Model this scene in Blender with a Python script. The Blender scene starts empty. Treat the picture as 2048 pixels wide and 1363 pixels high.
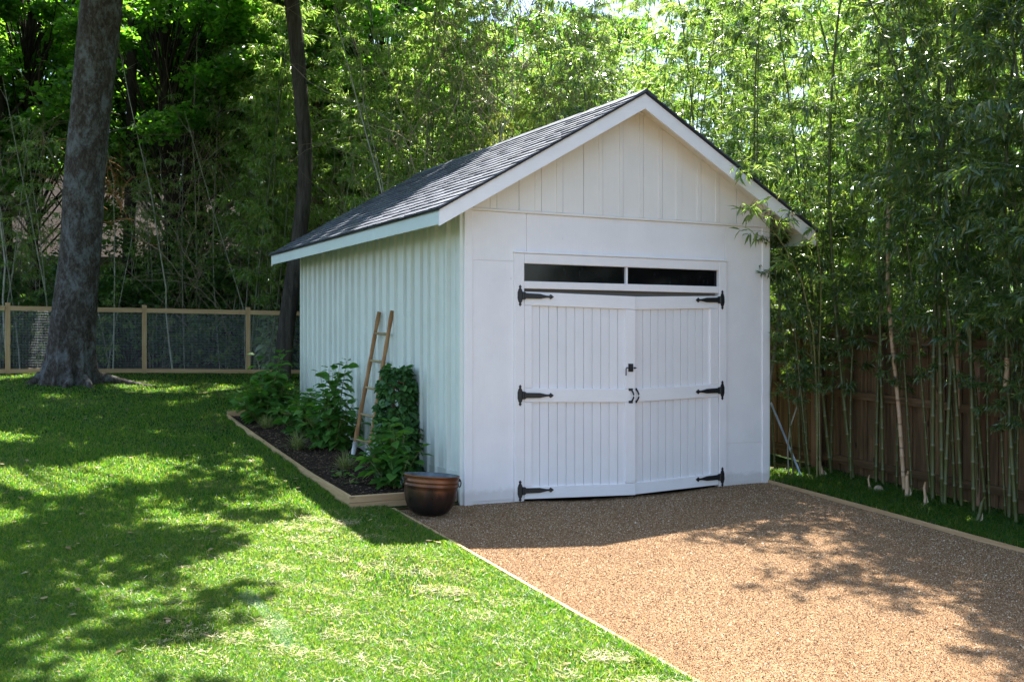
import bpy, math, numpy as np
from mathutils import Matrix, Vector, Euler
R = math.radians
rng = np.random.default_rng(7)
SC = bpy.context.scene
COL = SC.collection

# ------------------------------------------------------------------ camera, sky, sun, exposure
cam = bpy.data.objects.new('camera', bpy.data.cameras.new('camera'))
COL.objects.link(cam)
cam.location = (0, 0, 1.6)
cam.rotation_euler = (R(90), 0, 0)
cam.data.sensor_width = 36
cam.data.lens = 2175 / 2048 * 36
cam.data.clip_end = 3000
SC.camera = cam
SUN = Vector((0.43, 1.36, 2.94)).normalized()          # direction towards the sun
w = bpy.data.worlds.new('World'); SC.world = w
w.use_nodes = True
wn = w.node_tree
sky = wn.nodes.new('ShaderNodeTexSky'); sky.sky_type = 'NISHITA'; sky.sun_disc = False
sky.sun_elevation = math.asin(SUN.z); sky.sun_rotation = math.atan2(SUN.x, SUN.y)
sky.air_density = 1.0; sky.dust_density = 1.5; sky.ozone_density = 1.0
wn.links.new(sky.outputs[0], wn.nodes['Background'].inputs[0])
wn.nodes['Background'].inputs[1].default_value = 0.08
sl = bpy.data.lights.new('sun', 'SUN'); sl.energy = 5.0; sl.angle = R(0.53); sl.color = (1, .95, .86)
so = bpy.data.objects.new('sun', sl); COL.objects.link(so)
so.rotation_euler = SUN.to_track_quat('Z', 'Y').to_euler(); so.location = (5, 10, 30)
SC.view_settings.view_transform = 'Standard'; SC.view_settings.look = 'None'
SC.view_settings.exposure = 2.4; SC.view_settings.gamma = 1
SC.cycles.max_bounces = 8; SC.cycles.diffuse_bounces = 4; SC.cycles.glossy_bounces = 3
SC.cycles.transmission_bounces = 5; SC.cycles.transparent_max_bounces = 8
SC.cycles.sample_clamp_indirect = 6
try: SC.cycles.use_denoising = True
except Exception: pass

# ------------------------------------------------------------------ shed frame and terrain
FL = np.array([-.474, 10.74]); TH = math.atan2(.4533, .8914)
EV = np.array([math.cos(TH), math.sin(TH)]); VV = np.array([-math.sin(TH), math.cos(TH)])
def W(a, b):                      # shed frame (a along the front, b towards the back) -> world x, y
    return FL[0] + a * EV[0] + b * VV[0], FL[1] + a * EV[1] + b * VV[1]
def gz(u):
    return np.interp(u, [-200, -12, 0, 6, 13.5, 200], [-.78, -.78, 0, .48, .975, 1.1])
def G(x, y):
    return gz((np.asarray(x) - FL[0]) * VV[0] + (np.asarray(y) - FL[1]) * VV[1])

# ------------------------------------------------------------------ material helpers
class Mat:
    def __init__(s, name):
        s.m = bpy.data.materials.new(name); s.m.use_nodes = True
        s.t = s.m.node_tree; s.p = s.t.nodes['Principled BSDF']; s.out = s.t.nodes['Material Output']
        s.tc = s.t.nodes.new('ShaderNodeTexCoord')
    def n(s, kind, **kw):
        nd = s.t.nodes.new('ShaderNode' + kind)
        for k, v in kw.items():
            if hasattr(nd, k): setattr(nd, k, v)
            else: s.set(nd, k.replace('_', ' '), v)
        return nd
    def set(s, nd, key, v):
        i = nd.inputs[key]
        if isinstance(v, bpy.types.NodeSocket): s.t.links.new(v, i)
        else: i.default_value = v
    def vec(s, scale=(1, 1, 1), src='Object', rot=(0, 0, 0)):
        mp = s.t.nodes.new('ShaderNodeMapping'); s.t.links.new(s.tc.outputs[src], mp.inputs[0])
        mp.inputs['Scale'].default_value = scale; mp.inputs['Rotation'].default_value = rot
        return mp.outputs[0]
    def noise(s, scale, vec=None, detail=3, rough=.55, dist=0):
        nd = s.n('TexNoise'); nd.inputs['Scale'].default_value = scale; nd.inputs['Detail'].default_value = detail
        nd.inputs['Roughness'].default_value = rough; nd.inputs['Distortion'].default_value = dist
        s.t.links.new(vec if vec is not None else s.vec(), nd.inputs['Vector'])
        return nd.outputs['Fac']
    def voro(s, scale, vec=None, feature='F1', out='Distance', rand=1):
        nd = s.n('TexVoronoi'); nd.feature = feature; nd.inputs['Scale'].default_value = scale
        nd.inputs['Randomness'].default_value = rand
        s.t.links.new(vec if vec is not None else s.vec(), nd.inputs['Vector'])
        return nd.outputs[out]
    def ramp(s, fac, stops, interp='LINEAR'):
        nd = s.n('ValToRGB'); cr = nd.color_ramp; cr.interpolation = interp
        while len(cr.elements) < len(stops): cr.elements.new(.5)
        for e_, (p, c) in zip(cr.elements, stops):
            e_.position = p; e_.color = (*c, 1) if hasattr(c, '__len__') else (c, c, c, 1)
        s.t.links.new(fac, nd.inputs[0]); return nd.outputs[0]
    def mix(s, fac, a, b, mode='MIX'):
        nd = s.n('MixRGB'); nd.blend_type = mode
        for i, v in zip((0, 1, 2), (fac, a, b)):
            if isinstance(v, bpy.types.NodeSocket): s.t.links.new(v, nd.inputs[i])
            else: nd.inputs[i].default_value = v if i == 0 else (*v, 1)
        return nd.outputs[0]
    def math(s, op, a, b=0.0):
        nd = s.n('Math'); nd.operation = op
        for i, v in enumerate((a, b)):
            if isinstance(v, bpy.types.NodeSocket): s.t.links.new(v, nd.inputs[i])
            else: nd.inputs[i].default_value = v
        return nd.outputs[0]
    def bump(s, h, strength=.3, dist=.01, prev=None):
        nd = s.n('Bump'); nd.inputs['Strength'].default_value = strength; nd.inputs['Distance'].default_value = dist
        s.t.links.new(h, nd.inputs['Height'])
        if prev is not None: s.t.links.new(prev, nd.inputs['Normal'])
        return nd.outputs[0]
    def fin(s, color=None, rough=.6, normal=None, spec=.5, metal=0):
        if color is not None: s.set(s.p, 'Base Color', color if isinstance(color, bpy.types.NodeSocket) else (*color, 1))
        s.set(s.p, 'Roughness', rough); s.set(s.p, 'Specular IOR Level', spec); s.set(s.p, 'Metallic', metal)
        if normal is not None: s.set(s.p, 'Normal', normal)
        return s.m
    def island(s): return s.n('NewGeometry').outputs['Random Per Island']

def paint(name, c, axis='z', knots=True, island=False):
    m = Mat(name)
    sc = {'z': (40, 40, 1.5), 'x': (1.5, 40, 40), 'y': (40, 1.5, 40)}[axis]
    fine = m.noise(3, m.vec(sc), 4)
    big = m.noise(2.1, None, 7, .65)
    c2 = tuple(v * .94 for v in c); c1 = tuple(min(1, v * 1.04) for v in c)
    col = m.ramp(big, [(.3, c2), (.55, c), (.75, c1)])
    col = m.mix(m.ramp(fine, [(.3, .14), (.6, 0)]), col, tuple(v * .78 for v in c))
    if island:
        col = m.mix(.25, col, m.ramp(m.island(), [(0, tuple(v * .9 for v in c)), (1, c1)]))
    if knots:
        k = m.voro(3.2, m.vec((1.3, 1.3, .55)), 'F1')
        col = m.mix(m.ramp(k, [(.012, .5), (.028, 0)]), col, (.33, .33, .36))
        # ground splash: dirt that has its own ragged outline at the foot of the wall
        z = m.n('SeparateXYZ'); m.t.links.new(m.tc.outputs['Object'], z.inputs[0])
        zz = m.math('ADD', z.outputs[2], m.math('MULTIPLY', m.noise(9, None, 6, .7), -.16))
        col = m.mix(m.ramp(zz, [(-.07, .3), (.05, 0)]), col, (.36, .28, .22))
    b = m.bump(fine, .18, .003); b = m.bump(m.noise(60, None, 2), .08, .002, b)
    return m.fin(col, .52, b, .35)

def wood(name, c_lo, c_hi, axis='x', knots=(.15, .08, .04), rough=.7, grain=18, stripes=.5):
    m = Mat(name)
    sc = {'z': (1, 1, .06), 'x': (.06, 1, 1), 'y': (1, .06, 1)}[axis]
    v = m.vec(sc)
    g = m.noise(grain * 2, v, 6, .65, .6); g2 = m.noise(grain * .35, v, 3, .5, 1.5)
    col = m.ramp(g, [(.3, c_lo), (.62, c_hi)])
    col = m.mix(m.ramp(g2, [(.35, stripes), (.6, 0)]), col, c_lo)
    k = m.voro(2.6, m.vec({'z': (2, 2, .8), 'x': (.8, 2, 2), 'y': (2, .8, 2)}[axis]))
    col = m.mix(m.ramp(k, [(.05, .85), (.11, 0)]), col, knots)
    col = m.mix(.35, col, m.mix(1, col, m.ramp(m.island(), [(0, .62), (1, 1.0)]), 'MULTIPLY'))
    return m.fin(col, rough, m.bump(g, .35, .004), .25)

def leaf(name, cols, tcols, trans=.42, rough=.38, spec=.5):
    m = Mat(name)
    r = m.island()
    n_ = len(cols)
    col = m.ramp(r, [(i / max(1, n_ - 1), c) for i, c in enumerate(cols)])
    tcol = m.ramp(r, [(i / max(1, len(tcols) - 1), c) for i, c in enumerate(tcols)])
    m.fin(col, rough, None, spec)
    tr = m.n('BsdfTranslucent'); m.t.links.new(tcol, tr.inputs[0])
    mx = m.n('MixShader'); mx.inputs[0].default_value = trans
    m.t.links.new(m.p.outputs[0], mx.inputs[1]); m.t.links.new(tr.outputs[0], mx.inputs[2])
    m.t.links.new(mx.outputs[0], m.out.inputs[0])
    return m.m

M = {}
M['white'] = paint('white_paint', (.88, .84, .835))
M['white_x'] = paint('white_paint_rail', (.89, .855, .85), 'x', False)
M['white_p'] = paint('white_paint_planks', (.85, .82, .82), 'z', False, True)
M['gable'] = paint('bounce_white_paint', (.86, .815, .77), 'z', False, True)  # white paint warmed for light bounced onto gable and soffit
M['mint'] = paint('lawn_bounce_paint', (.72, .75, .69))  # white paint tinted green for light bounced off the lawn
M['lawn_tint_y'] = paint('lawn_bounce_fascia', (.60, .68, .66), 'y', False)  # white fascia paint greened and darkened for lawn bounce and shade
M['pine_x'] = wood('new_pine', (.40, .245, .12), (.56, .38, .21), 'x')
M['pine_y'] = wood('new_pine_long', (.40, .245, .12), (.56, .38, .21), 'y')
M['pine_z'] = wood('new_pine_upright', (.40, .245, .12), (.56, .38, .21), 'z')
M['ladder'] = wood('ladder_wood', (.26, .12, .05), (.48, .27, .12), 'z', (.1, .04, .02), .6, 14, .7)
M['rung'] = wood('rung_wood', (.30, .22, .11), (.42, .33, .18), 'y')
M['cedar_z'] = wood('weathered_fence_board', (.075, .045, .022), (.23, .14, .072), 'z', (.03, .015, .01), .85, 16, .8)
M['cedar_y'] = wood('weathered_fence_rail', (.07, .042, .02), (.19, .115, .06), 'y', (.03, .015, .01), .85, 16, .8)
M['cedar_p'] = wood('fence_post_wood', (.18, .095, .055), (.36, .22, .14), 'z', (.06, .03, .02), .8, 16, .6)
M['slate_wood'] = wood('blue_grey_fence_wood', (.05, .06, .08), (.10, .115, .14), 'z', (.03, .03, .04), .8)
m = Mat('black_iron'); M['iron'] = m.fin((.012, .012, .014), .42, m.bump(m.noise(90), .2, .001), .5)
m = Mat('galvanised_pipe'); M['pipe'] = m.fin(m.ramp(m.noise(8), [(.3, (.20, .27, .34)), (.7, (.38, .46, .55))]), .45, None, .5, .3)
m = Mat('white_dipped_end'); M['dip'] = m.fin(m.ramp(m.noise(14), [(.35, (.6, .6, .6)), (.6, (.82, .82, .82))]), .5)
m = Mat('rusty_iron'); M['rust'] = m.fin(m.ramp(m.noise(30), [(.3, (.10, .03, .02)), (.7, (.30, .10, .06))]), .8)
m = Mat('wire'); M['wire'] = m.fin((.45, .48, .50), .45, None, .5, .4)
m = Mat('dark_glass'); m.set(m.p, 'Roughness', .06); m.set(m.p, 'Specular IOR Level', .35)
M['glass'] = m.fin(m.ramp(m.noise(25, m.vec((1, 1, .25)), 6, .7), [(.6, (.004, .004, .005)), (.85, (.05, .055, .07))]), .09, None, .3)  # bluish streaks in the colour stand in for faint reflections
m = Mat('shed_inside'); M['inside'] = m.fin((.20, .18, .165), .9)

m = Mat('shingle')                                      # granules, tab to tab tone
gr = m.noise(420, None, 2)
col = m.ramp(m.island(), [(0, (.045, .053, .080)), (.5, (.074, .086, .124)), (1, (.11, .125, .17))])
col = m.mix(.55, col, m.mix(1, col, m.ramp(gr, [(.35, .45), (.7, 1.0)]), 'MULTIPLY'))
M['shingle'] = m.fin(col, .62, m.bump(gr, .6, .003), .5)
m = Mat('roof_edge'); M['roofedge'] = m.fin((.02, .02, .024), .8)

m = Mat('copper')
pat = m.noise(5, m.vec((1, 1, .35)), 6, .65, .4)
z = m.n('SeparateXYZ'); m.t.links.new(m.tc.outputs['Object'], z.inputs[0])
f = m.math('ADD', m.math('MULTIPLY', z.outputs[2], 1.9), m.math('MULTIPLY', pat, .75))
col = m.ramp(f, [(.50, (.03, .025, .025)), (.78, (.07, .038, .028)), (.96, (.19, .075, .036)), (1.0, (.21, .085, .04))])  # darker brown towards the base, coppery towards the rim
M['copper'] = m.fin(col, m.ramp(m.noise(12, None, 5), [(.3, .26), (.7, .5)]), m.bump(m.noise(16), .25, .006), .5, .65)
m = Mat('copper_inside'); M['copper_in'] = m.fin(m.ramp(m.noise(9, None, 5), [(.3, (.06, .07, .075)), (.65, (.17, .20, .21))]), .45, None, .5, .5)
m = Mat('still_water'); M['water'] = m.fin((.03, .035, .035), .04, None, .5)

# ground materials
m = Mat('forest_floor')
M['ground'] = m.fin(m.ramp(m.noise(2.5, None, 8, .7), [(.3, (.03, .022, .014)), (.5, (.06, .045, .025)), (.7, (.05, .07, .022))]), .95, m.bump(m.noise(20, None, 6), .8, .03), .1)
m = Mat('lawn_soil')
dry = m.noise(1.1, m.vec((1, 1, 1)), 7, .65)
col = m.ramp(m.noise(45, None, 5, .7), [(.3, (.012, .022, .006)), (.6, (.02, .045, .008)), (.8, (.05, .07, .018))])
col = m.mix(m.ramp(dry, [(.54, 0.0), (.66, .7)]), col, (.22, .17, .09))
M['lawn'] = m.fin(col, .95, m.bump(m.noise(90, None, 4), .8, .02), .1)
m = Mat('gravel')
vc = m.voro(170, None, 'F1', 'Color'); vd = m.voro(170, None, 'F1')
sep = m.n('SeparateColor'); m.t.links.new(vc, sep.inputs[0])
col = m.ramp(sep.outputs[0], [(0, (.12, .062, .028)), (.25, (.225, .122, .055)), (.7, (.31, .185, .095)), (.92, (.43, .31, .19))])
col = m.mix(m.ramp(m.noise(1.4, None, 6, .65), [(.35, .45), (.6, 0)]), col, (.19, .10, .045))
M['gravel'] = m.fin(col, .9, m.bump(vd, 1.0, -.012), .2)
m = Mat('pebble')
M['pebble'] = m.fin(m.ramp(m.island(), [(0, (.06, .03, .014)), (.13, (.20, .105, .046)), (.55, (.31, .185, .092)), (.9, (.45, .315, .19)), (1, (.68, .58, .45))]), .8, None, .3)
m = Mat('mulch'); M['mulch'] = m.fin(m.ramp(m.noise(30, None, 6, .7), [(.3, (.012, .008, .006)), (.7, (.05, .032, .022))]), .95, m.bump(m.noise(40, None, 5), 1, .02), .15)
m = Mat('mulch_chip'); M['chip'] = m.fin(m.ramp(m.island(), [(0, (.02, .012, .008)), (.7, (.065, .04, .025)), (1, (.22, .15, .10))]), .9, None, .2)
m = Mat('straw'); M['straw'] = m.fin(m.ramp(m.island(), [(0, (.30, .22, .13)), (.5, (.48, .38, .24)), (1, (.66, .57, .42))]), .75, None, .3)
m = Mat('netting'); M['net'] = m.fin((.22, .38, .26), .5, None, .4)

def bark(name, cols, vscale, vs=(1, 1, .25), bumpd=.03, patches=None):
    m = Mat(name)
    v = m.vec(vs)
    wv = m.noise(vscale, v, 8, .65, .8)
    ds = m.n('VectorMath'); ds.operation = 'ADD'; m.t.links.new(v, ds.inputs[0])
    nz = m.n('TexNoise'); nz.inputs['Scale'].default_value = vscale * .9; nz.inputs['Detail'].default_value = 5; m.t.links.new(v, nz.inputs['Vector']); m.t.links.new(nz.outputs['Color'], ds.inputs[1])
    cr = m.voro(vscale * 2.6, ds.outputs[0], 'DISTANCE_TO_EDGE')
    col = m.ramp(wv, [(.28, cols[0]), (.5, cols[1]), (.72, cols[2])])
    if patches:
        pn = m.noise(4.5, m.vec((1, 1, .6)), 9, .78, .3)
        col = m.mix(m.ramp(pn, [(.49, 0), (.60, .7)]), col, patches)
    col = m.mix(m.ramp(m.math('ADD', cr, m.math('MULTIPLY', wv, .22)), [(.06, .8), (.15, 0)]), col, tuple(c * .5 for c in cols[0]))
    h = m.mix(.5, wv, m.ramp(cr, [(0, 0.0), (.12, 1.0)]))
    return m.fin(col, .9, m.bump(h, .9, bumpd), .2)
M['bark_big'] = bark('sycamore_bark', [(.05, .035, .028), (.12, .095, .08), (.27, .24, .215)], 17, (1, 1, .55), .06, (.36, .38, .40))
M['bark_dark'] = bark('dark_furrowed_bark', [(.035, .028, .025), (.085, .070, .062), (.14, .122, .11)], 9, (1, 1, .16), .03)
M['bark_far'] = bark('far_bark', [(.02, .016, .012), (.05, .038, .03), (.08, .06, .05)], 6, (1, 1, .3), .02)
M['bark_brown'] = bark('shaggy_brown_bark', [(.07, .045, .03), (.16, .105, .07), (.24, .17, .12)], 12, (1, 1, .12), .05)
M['root'] = M['bark_big']
m = Mat('vine_stem'); M['vine'] = m.fin(m.ramp(m.island(), [(0, (.13, .09, .055)), (.6, (.24, .18, .12)), (1, (.38, .32, .24))]), .8, None, .2)
m = Mat('pale_stem'); M['palestem'] = m.fin(m.ramp(m.noise(6), [(.3, (.20, .19, .14)), (.7, (.34, .33, .27))]), .7, None, .3)
m = Mat('rust_twig'); M['rusttwig'] = m.fin((.30, .13, .05), .8, None, .2)
def culmmat(name, a, b, c):
    m = Mat(name)
    z = m.n('SeparateXYZ'); m.t.links.new(m.tc.outputs['Object'], z.inputs[0])
    fr = m.math('FRACT', m.math('DIVIDE', z.outputs[2], .26))
    col = m.ramp(m.noise(2.2, m.vec((1, 1, .5)), 4), [(.3, a), (.7, b)])
    col = m.mix(m.ramp(fr, [(.0, .9), (.035, .5), (.06, 0), (.95, 0), (1, .9)]), col, c)
    return m.fin(col, .42, None, .45)
M['culm'] = culmmat('green_culm', (.045, .055, .014), (.095, .105, .028), (.17, .16, .09))
M['culm_dark'] = culmmat('dark_green_culm', (.04, .055, .016), (.085, .10, .03), (.17, .17, .10))
M['culm_tan'] = culmmat('tan_culm', (.40, .25, .14), (.56, .39, .25), (.16, .09, .05))
M['culm_yellow'] = culmmat('olive_culm', (.16, .15, .05), (.26, .24, .09), (.28, .26, .18))
M['leaf_near'] = leaf('bamboo_leaf_near', [(.025, .055, .024), (.042, .085, .03), (.07, .12, .04), (.13, .15, .05)],
                      [(.14, .30, .03), (.24, .42, .04), (.42, .54, .09)], .36, .27, .8)  # same bamboo leaf, darkened for the shade of the near stand
M['leaf_bam'] = leaf('bamboo_leaf', [(.05, .11, .03), (.085, .16, .04), (.13, .20, .05), (.20, .24, .08)],
                     [(.22, .46, .05), (.38, .60, .08), (.62, .72, .20)], .46, .27, .8)  # bamboo leaf brightened for the sunlit groves
M['leaf_gold'] = leaf('bamboo_leaf_fresh', [(.12, .17, .03), (.18, .24, .04), (.26, .28, .06)],
                      [(.40, .55, .06), (.60, .66, .12)], .45, .36, .5)
M['leaf_maple'] = leaf('maple_leaf', [(.025, .07, .018), (.045, .11, .022), (.07, .15, .03)],
                       [(.12, .38, .02), (.22, .55, .03), (.36, .64, .06)], .48, .4, .4)
M['leaf_under'] = leaf('understorey_leaf', [(.02, .05, .018), (.04, .09, .025), (.07, .13, .035)],
                       [(.10, .30, .03), (.22, .42, .05)], .38, .36, .5)
M['leaf_hyd'] = leaf('hydrangea_leaf', [(.05, .13, .03), (.075, .18, .035), (.11, .24, .045)],
                     [(.08, .30, .02), (.15, .42, .03), (.24, .5, .04)], .32, .38, .45)
M['leaf_vine'] = leaf('vine_leaf', [(.035, .095, .03), (.06, .14, .04), (.09, .19, .045)],
                      [(.06, .22, .03), (.1, .3, .04)], .28, .38, .5)
M['leaf_pale'] = leaf('pale_big_leaf', [(.30, .38, .24), (.45, .52, .36), (.16, .26, .1)], [(.4, .6, .2), (.5, .65, .3)], .3, .4, .4)
M['sedge'] = leaf('sedge_blade', [(.10, .14, .04), (.20, .22, .07), (.42, .40, .20)], [(.3, .4, .08), (.5, .5, .2)], .35, .45, .4)
M['grass'] = leaf('grass_blade', [(.004, .034, .005), (.009, .055, .006), (.02, .085, .008), (.10, .125, .03)],
                  [(.05, .32, .010), (.22, .50, .016), (.58, .62, .08)], .46, .40, .45)
M['grass_dry'] = leaf('dry_grass_blade', [(.06, .11, .015), (.13, .16, .03), (.32, .28, .13)],
                      [(.38, .55, .05), (.52, .62, .10), (.6, .52, .26)], .42, .5, .3)
M['leaf_dead'] = leaf('dry_bamboo_leaf', [(.22, .14, .07), (.32, .23, .12), (.42, .34, .2)], [(.4, .28, .12), (.5, .4, .2)], .35, .5, .3)
m = Mat('house_roof'); M['houseroof'] = m.fin(m.ramp(m.noise(9, m.vec((1, 4, 4)), 6, .7), [(.3, (.022, .017, .015)), (.7, (.048, .038, .033))]), .95, None, .1)
m = Mat('house_wall'); M['housewall'] = m.fin(m.ramp(m.noise(6), [(.3, (.05, .045, .04)), (.7, (.09, .08, .07))]), .9)

# ------------------------------------------------------------------ mesh helpers
def tag(o, label=None, cat=None, group=None, kind=None):
    if label: o['label'] = label
    if cat: o['category'] = cat
    if group: o['group'] = group
    if kind: o['kind'] = kind
    return o
def empty(name, loc=(0, 0, 0), rz=0, parent=None):
    o = bpy.data.objects.new(name, None); COL.objects.link(o)
    o.location = loc; o.rotation_euler = (0, 0, rz); o.empty_display_size = .1
    if parent: o.parent = parent
    return o
class MB:
    def __init__(s): s.v = []; s.f = {3: [], 4: []}; s.big = []; s.n = 0
    def add(s, v, f):
        v = np.asarray(v, dtype=np.float32).reshape(-1, 3); f = np.asarray(f, dtype=np.int32)
        s.v.append(v)
        if f.ndim == 2 and f.shape[1] in (3, 4): s.f[f.shape[1]].append(f + s.n)
        else: s.big.append(f.ravel() + s.n)
        s.n += len(v); return s
    def box(s, x0, x1, y0, y1, z0, z1):
        v = [(x, y, z) for x in (x0, x1) for y in (y0, y1) for z in (z0, z1)]
        return s.add(v, [(0, 1, 3, 2), (4, 6, 7, 5), (0, 4, 5, 1), (2, 3, 7, 6), (0, 2, 6, 4), (1, 5, 7, 3)])
    def cbox(s, x0, x1, y0, y1, z0, z1, c=.004, front='y'):
        """box whose face at y0 has its long edges chamfered"""
        v = [(x0, y1, z0), (x1, y1, z0), (x1, y1, z1), (x0, y1, z1),
             (x0, y0 + c, z0), (x1, y0 + c, z0), (x1, y0 + c, z1), (x0, y0 + c, z1),
             (x0 + c, y0, z0 + c), (x1 - c, y0, z0 + c), (x1 - c, y0, z1 - c), (x0 + c, y0, z1 - c)]
        return s.add(v, [(0, 3, 2, 1), (0, 1, 5, 4), (1, 2, 6, 5), (2, 3, 7, 6), (3, 0, 4, 7),
                         (4, 5, 9, 8), (5, 6, 10, 9), (6, 7, 11, 10), (7, 4, 8, 11), (8, 9, 10, 11)])
    def prism(s, pts, axis, a, b):
        """extrude a closed 2-D outline along an axis (x, y or z) from a to b"""
        n = len(pts)
        def mk(p, t):
            return {'x': (t, p[0], p[1]), 'y': (p[0], t, p[1]), 'z': (p[0], p[1], t)}[axis]
        v = [mk(p, a) for p in pts] + [mk(p, b) for p in pts]
        i = np.arange(n); j = (i + 1) % n
        base = s.n
        s.add(v, np.stack([i, j, j + n, i + n], 1))
        s.big.append(np.arange(n)[::-1] + base); s.big.append(np.arange(n) + n + base)
        return s
    def tube(s, pts, rad, seg=8, cap=True):
        P = np.asarray(pts, float); n = len(P); rad = np.broadcast_to(np.asarray(rad, float), (n,))
        T = np.gradient(P, axis=0); T /= np.linalg.norm(T, axis=1)[:, None] + 1e-9
        up = np.array([0, 0, 1.]) if abs(T[0, 2]) < .9 else np.array([1., 0, 0])
        A = np.cross(T, up); A /= np.linalg.norm(A, axis=1)[:, None] + 1e-9; B = np.cross(T, A)
        th = np.linspace(0, 2 * np.pi, seg, endpoint=False)
        v = P[:, None] + rad[:, None, None] * (np.cos(th)[None, :, None] * A[:, None] + np.sin(th)[None, :, None] * B[:, None])
        i = np.arange(n - 1)[:, None] * seg; j = np.arange(seg)[None]; k = (j + 1) % seg
        f = np.stack([i + j, i + k, i + seg + k, i + seg + j], -1).reshape(-1, 4)
        base = s.n; s.add(v, f)
        if cap and seg > 3:
            s.big.append(np.arange(seg) + base); s.big.append((np.arange(seg) + base + (n - 1) * seg)[::-1])
        return s
    def lathe(s, prof, seg=32, mod=None, close=False):
        th = np.linspace(0, 2 * np.pi, seg, endpoint=False); pr = np.asarray(prof, float)
        r = pr[:, 0][:, None] * (1 if mod is None else mod(th, pr)) * np.ones((1, seg))
        v = np.stack([r * np.cos(th), r * np.sin(th), np.broadcast_to(pr[:, 1][:, None], r.shape)], -1)
        n = len(pr); i = np.arange(n - 1)[:, None] * seg; j = np.arange(seg)[None]; k = (j + 1) % seg
        return s.add(v, np.stack([i + j, i + k, i + seg + k, i + seg + j], -1).reshape(-1, 4))
    def grid(s, xs, ys, zf):
        X, Y = np.meshgrid(xs, ys, indexing='ij'); Z = zf(X, Y)
        nx, ny = X.shape; i = np.arange(nx - 1)[:, None] * ny; j = np.arange(ny - 1)[None]
        return s.add(np.stack([X, Y, Z], -1), np.stack([i + j, i + ny + j, i + ny + j + 1, i + j + 1], -1).reshape(-1, 4))
    def stamp(s, tv, tf, pos, ax, ay, az):
        """copies of a template (verts tv, faces tf) with per-copy frames"""
        tv = np.asarray(tv, np.float32); tf = np.asarray(tf)
        v = pos[:, None] + tv[None, :, 0:1] * ax[:, None] + tv[None, :, 1:2] * ay[:, None] + tv[None, :, 2:3] * az[:, None]
        k = len(tv); f = tf[None] + (np.arange(len(pos)) * k)[:, None, None]
        return s.add(v, f.reshape(-1, tf.shape[1]))
    def mesh(s, name, mat, smooth=False):
        me = bpy.data.meshes.new(name)
        v = np.concatenate(s.v); me.vertices.add(len(v)); me.vertices.foreach_set('co', v.ravel())
        idx = []; sizes = []
        for k in (3, 4):
            if s.f[k]:
                f = np.concatenate(s.f[k]); idx.append(f.ravel()); sizes.append(np.full(len(f), k))
        for b in s.big: idx.append(b); sizes.append(np.array([len(b)]))
        idx = np.concatenate(idx).astype(np.int32); sizes = np.concatenate(sizes).astype(np.int32)
        me.loops.add(len(idx)); me.loops.foreach_set('vertex_index', idx)
        me.polygons.add(len(sizes))
        st = np.zeros(len(sizes), np.int32); st[1:] = np.cumsum(sizes)[:-1]
        me.polygons.foreach_set('loop_start', st)
        me.polygons.foreach_set('use_smooth', np.full(len(sizes), smooth))
        me.update(calc_edges=True); me.materials.append(mat)
        return me
    def build(s, name, mat, parent=None, smooth=False):
        o = bpy.data.objects.new(name, s.mesh(name, mat, smooth)); COL.objects.link(o)
        if parent: o.parent = parent
        return o
def unit(a): return a / (np.linalg.norm(a, axis=-1, keepdims=True) + 1e-9)
def frames(d, up=None, roll=None):
    """per-copy frames: y along d, z close to up"""
    y = unit(d); n = len(y)
    u = np.tile([0, 0, 1.], (n, 1)) if up is None else up
    x = unit(np.cross(y, u) + 1e-6); z = np.cross(x, y)
    if roll is not None:
        c, s_ = np.cos(roll)[:, None], np.sin(roll)[:, None]
        x, z = x * c + z * s_, z * c - x * s_
    return x, y, z
# leaf templates: y along the leaf, x across
LANCE = (np.array([[0, 0, 0], [-.5, .36, .04], [.5, .36, .04], [0, 1, -.12]]), np.array([[0, 2, 1], [1, 2, 3]]))
LANCE6 = (np.array([[0, 0, 0], [-.42, .22, .03], [0, .25, -.03], [.42, .22, .03], [-.45, .55, 0], [0, .57, -.07], [.45, .55, 0], [0, 1, -.22]]),
          np.array([[0, 2, 1], [0, 3, 2], [1, 2, 5], [1, 5, 4], [2, 3, 6], [2, 6, 5], [4, 5, 7], [5, 6, 7]]))
MAPLE = (np.array([[0, 0, 0], [-.5, .2, .05], [-.35, .62, -.05], [0, 1, -.1], [.35, .62, -.05], [.5, .2, .05]]),
         np.array([[0, 5, 1], [1, 5, 4], [1, 4, 2], [2, 4, 3]]))
OVATE = (np.array([[0, 0, 0], [-.30, .12, .04], [-.47, .38, .07], [-.36, .70, .03], [0, 1.05, -.16],
                   [.36, .70, .03], [.47, .38, .07], [.30, .12, .04], [0, .38, -.03], [0, .70, -.06]]),
         np.array([[0, 7, 8], [0, 8, 1], [1, 8, 2], [7, 6, 8], [8, 6, 9], [6, 5, 9], [2, 8, 9], [2, 9, 3], [3, 9, 4], [9, 5, 4]]))
def leaves(mb, tpl, pos, d, length, width, up=None, roll=None):
    x, y, z = frames(d, up, roll)
    L = np.broadcast_to(np.asarray(length, float), (len(pos),))[:, None]; Wd = np.broadcast_to(np.asarray(width, float), (len(pos),))[:, None]
    mb.stamp(tpl[0], tpl[1], pos.astype(np.float32), (x * Wd).astype(np.float32), (y * L).astype(np.float32), (z * L).astype(np.float32))
def rdir(n, zlo=-.6, zhi=.6, r=None):
    r = r or rng
    a = r.uniform(0, 2 * np.pi, n); z = r.uniform(zlo, zhi, n); h = np.sqrt(1 - np.clip(z * z, 0, .99))
    return np.stack([np.cos(a) * h, np.sin(a) * h, z], 1)

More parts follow.
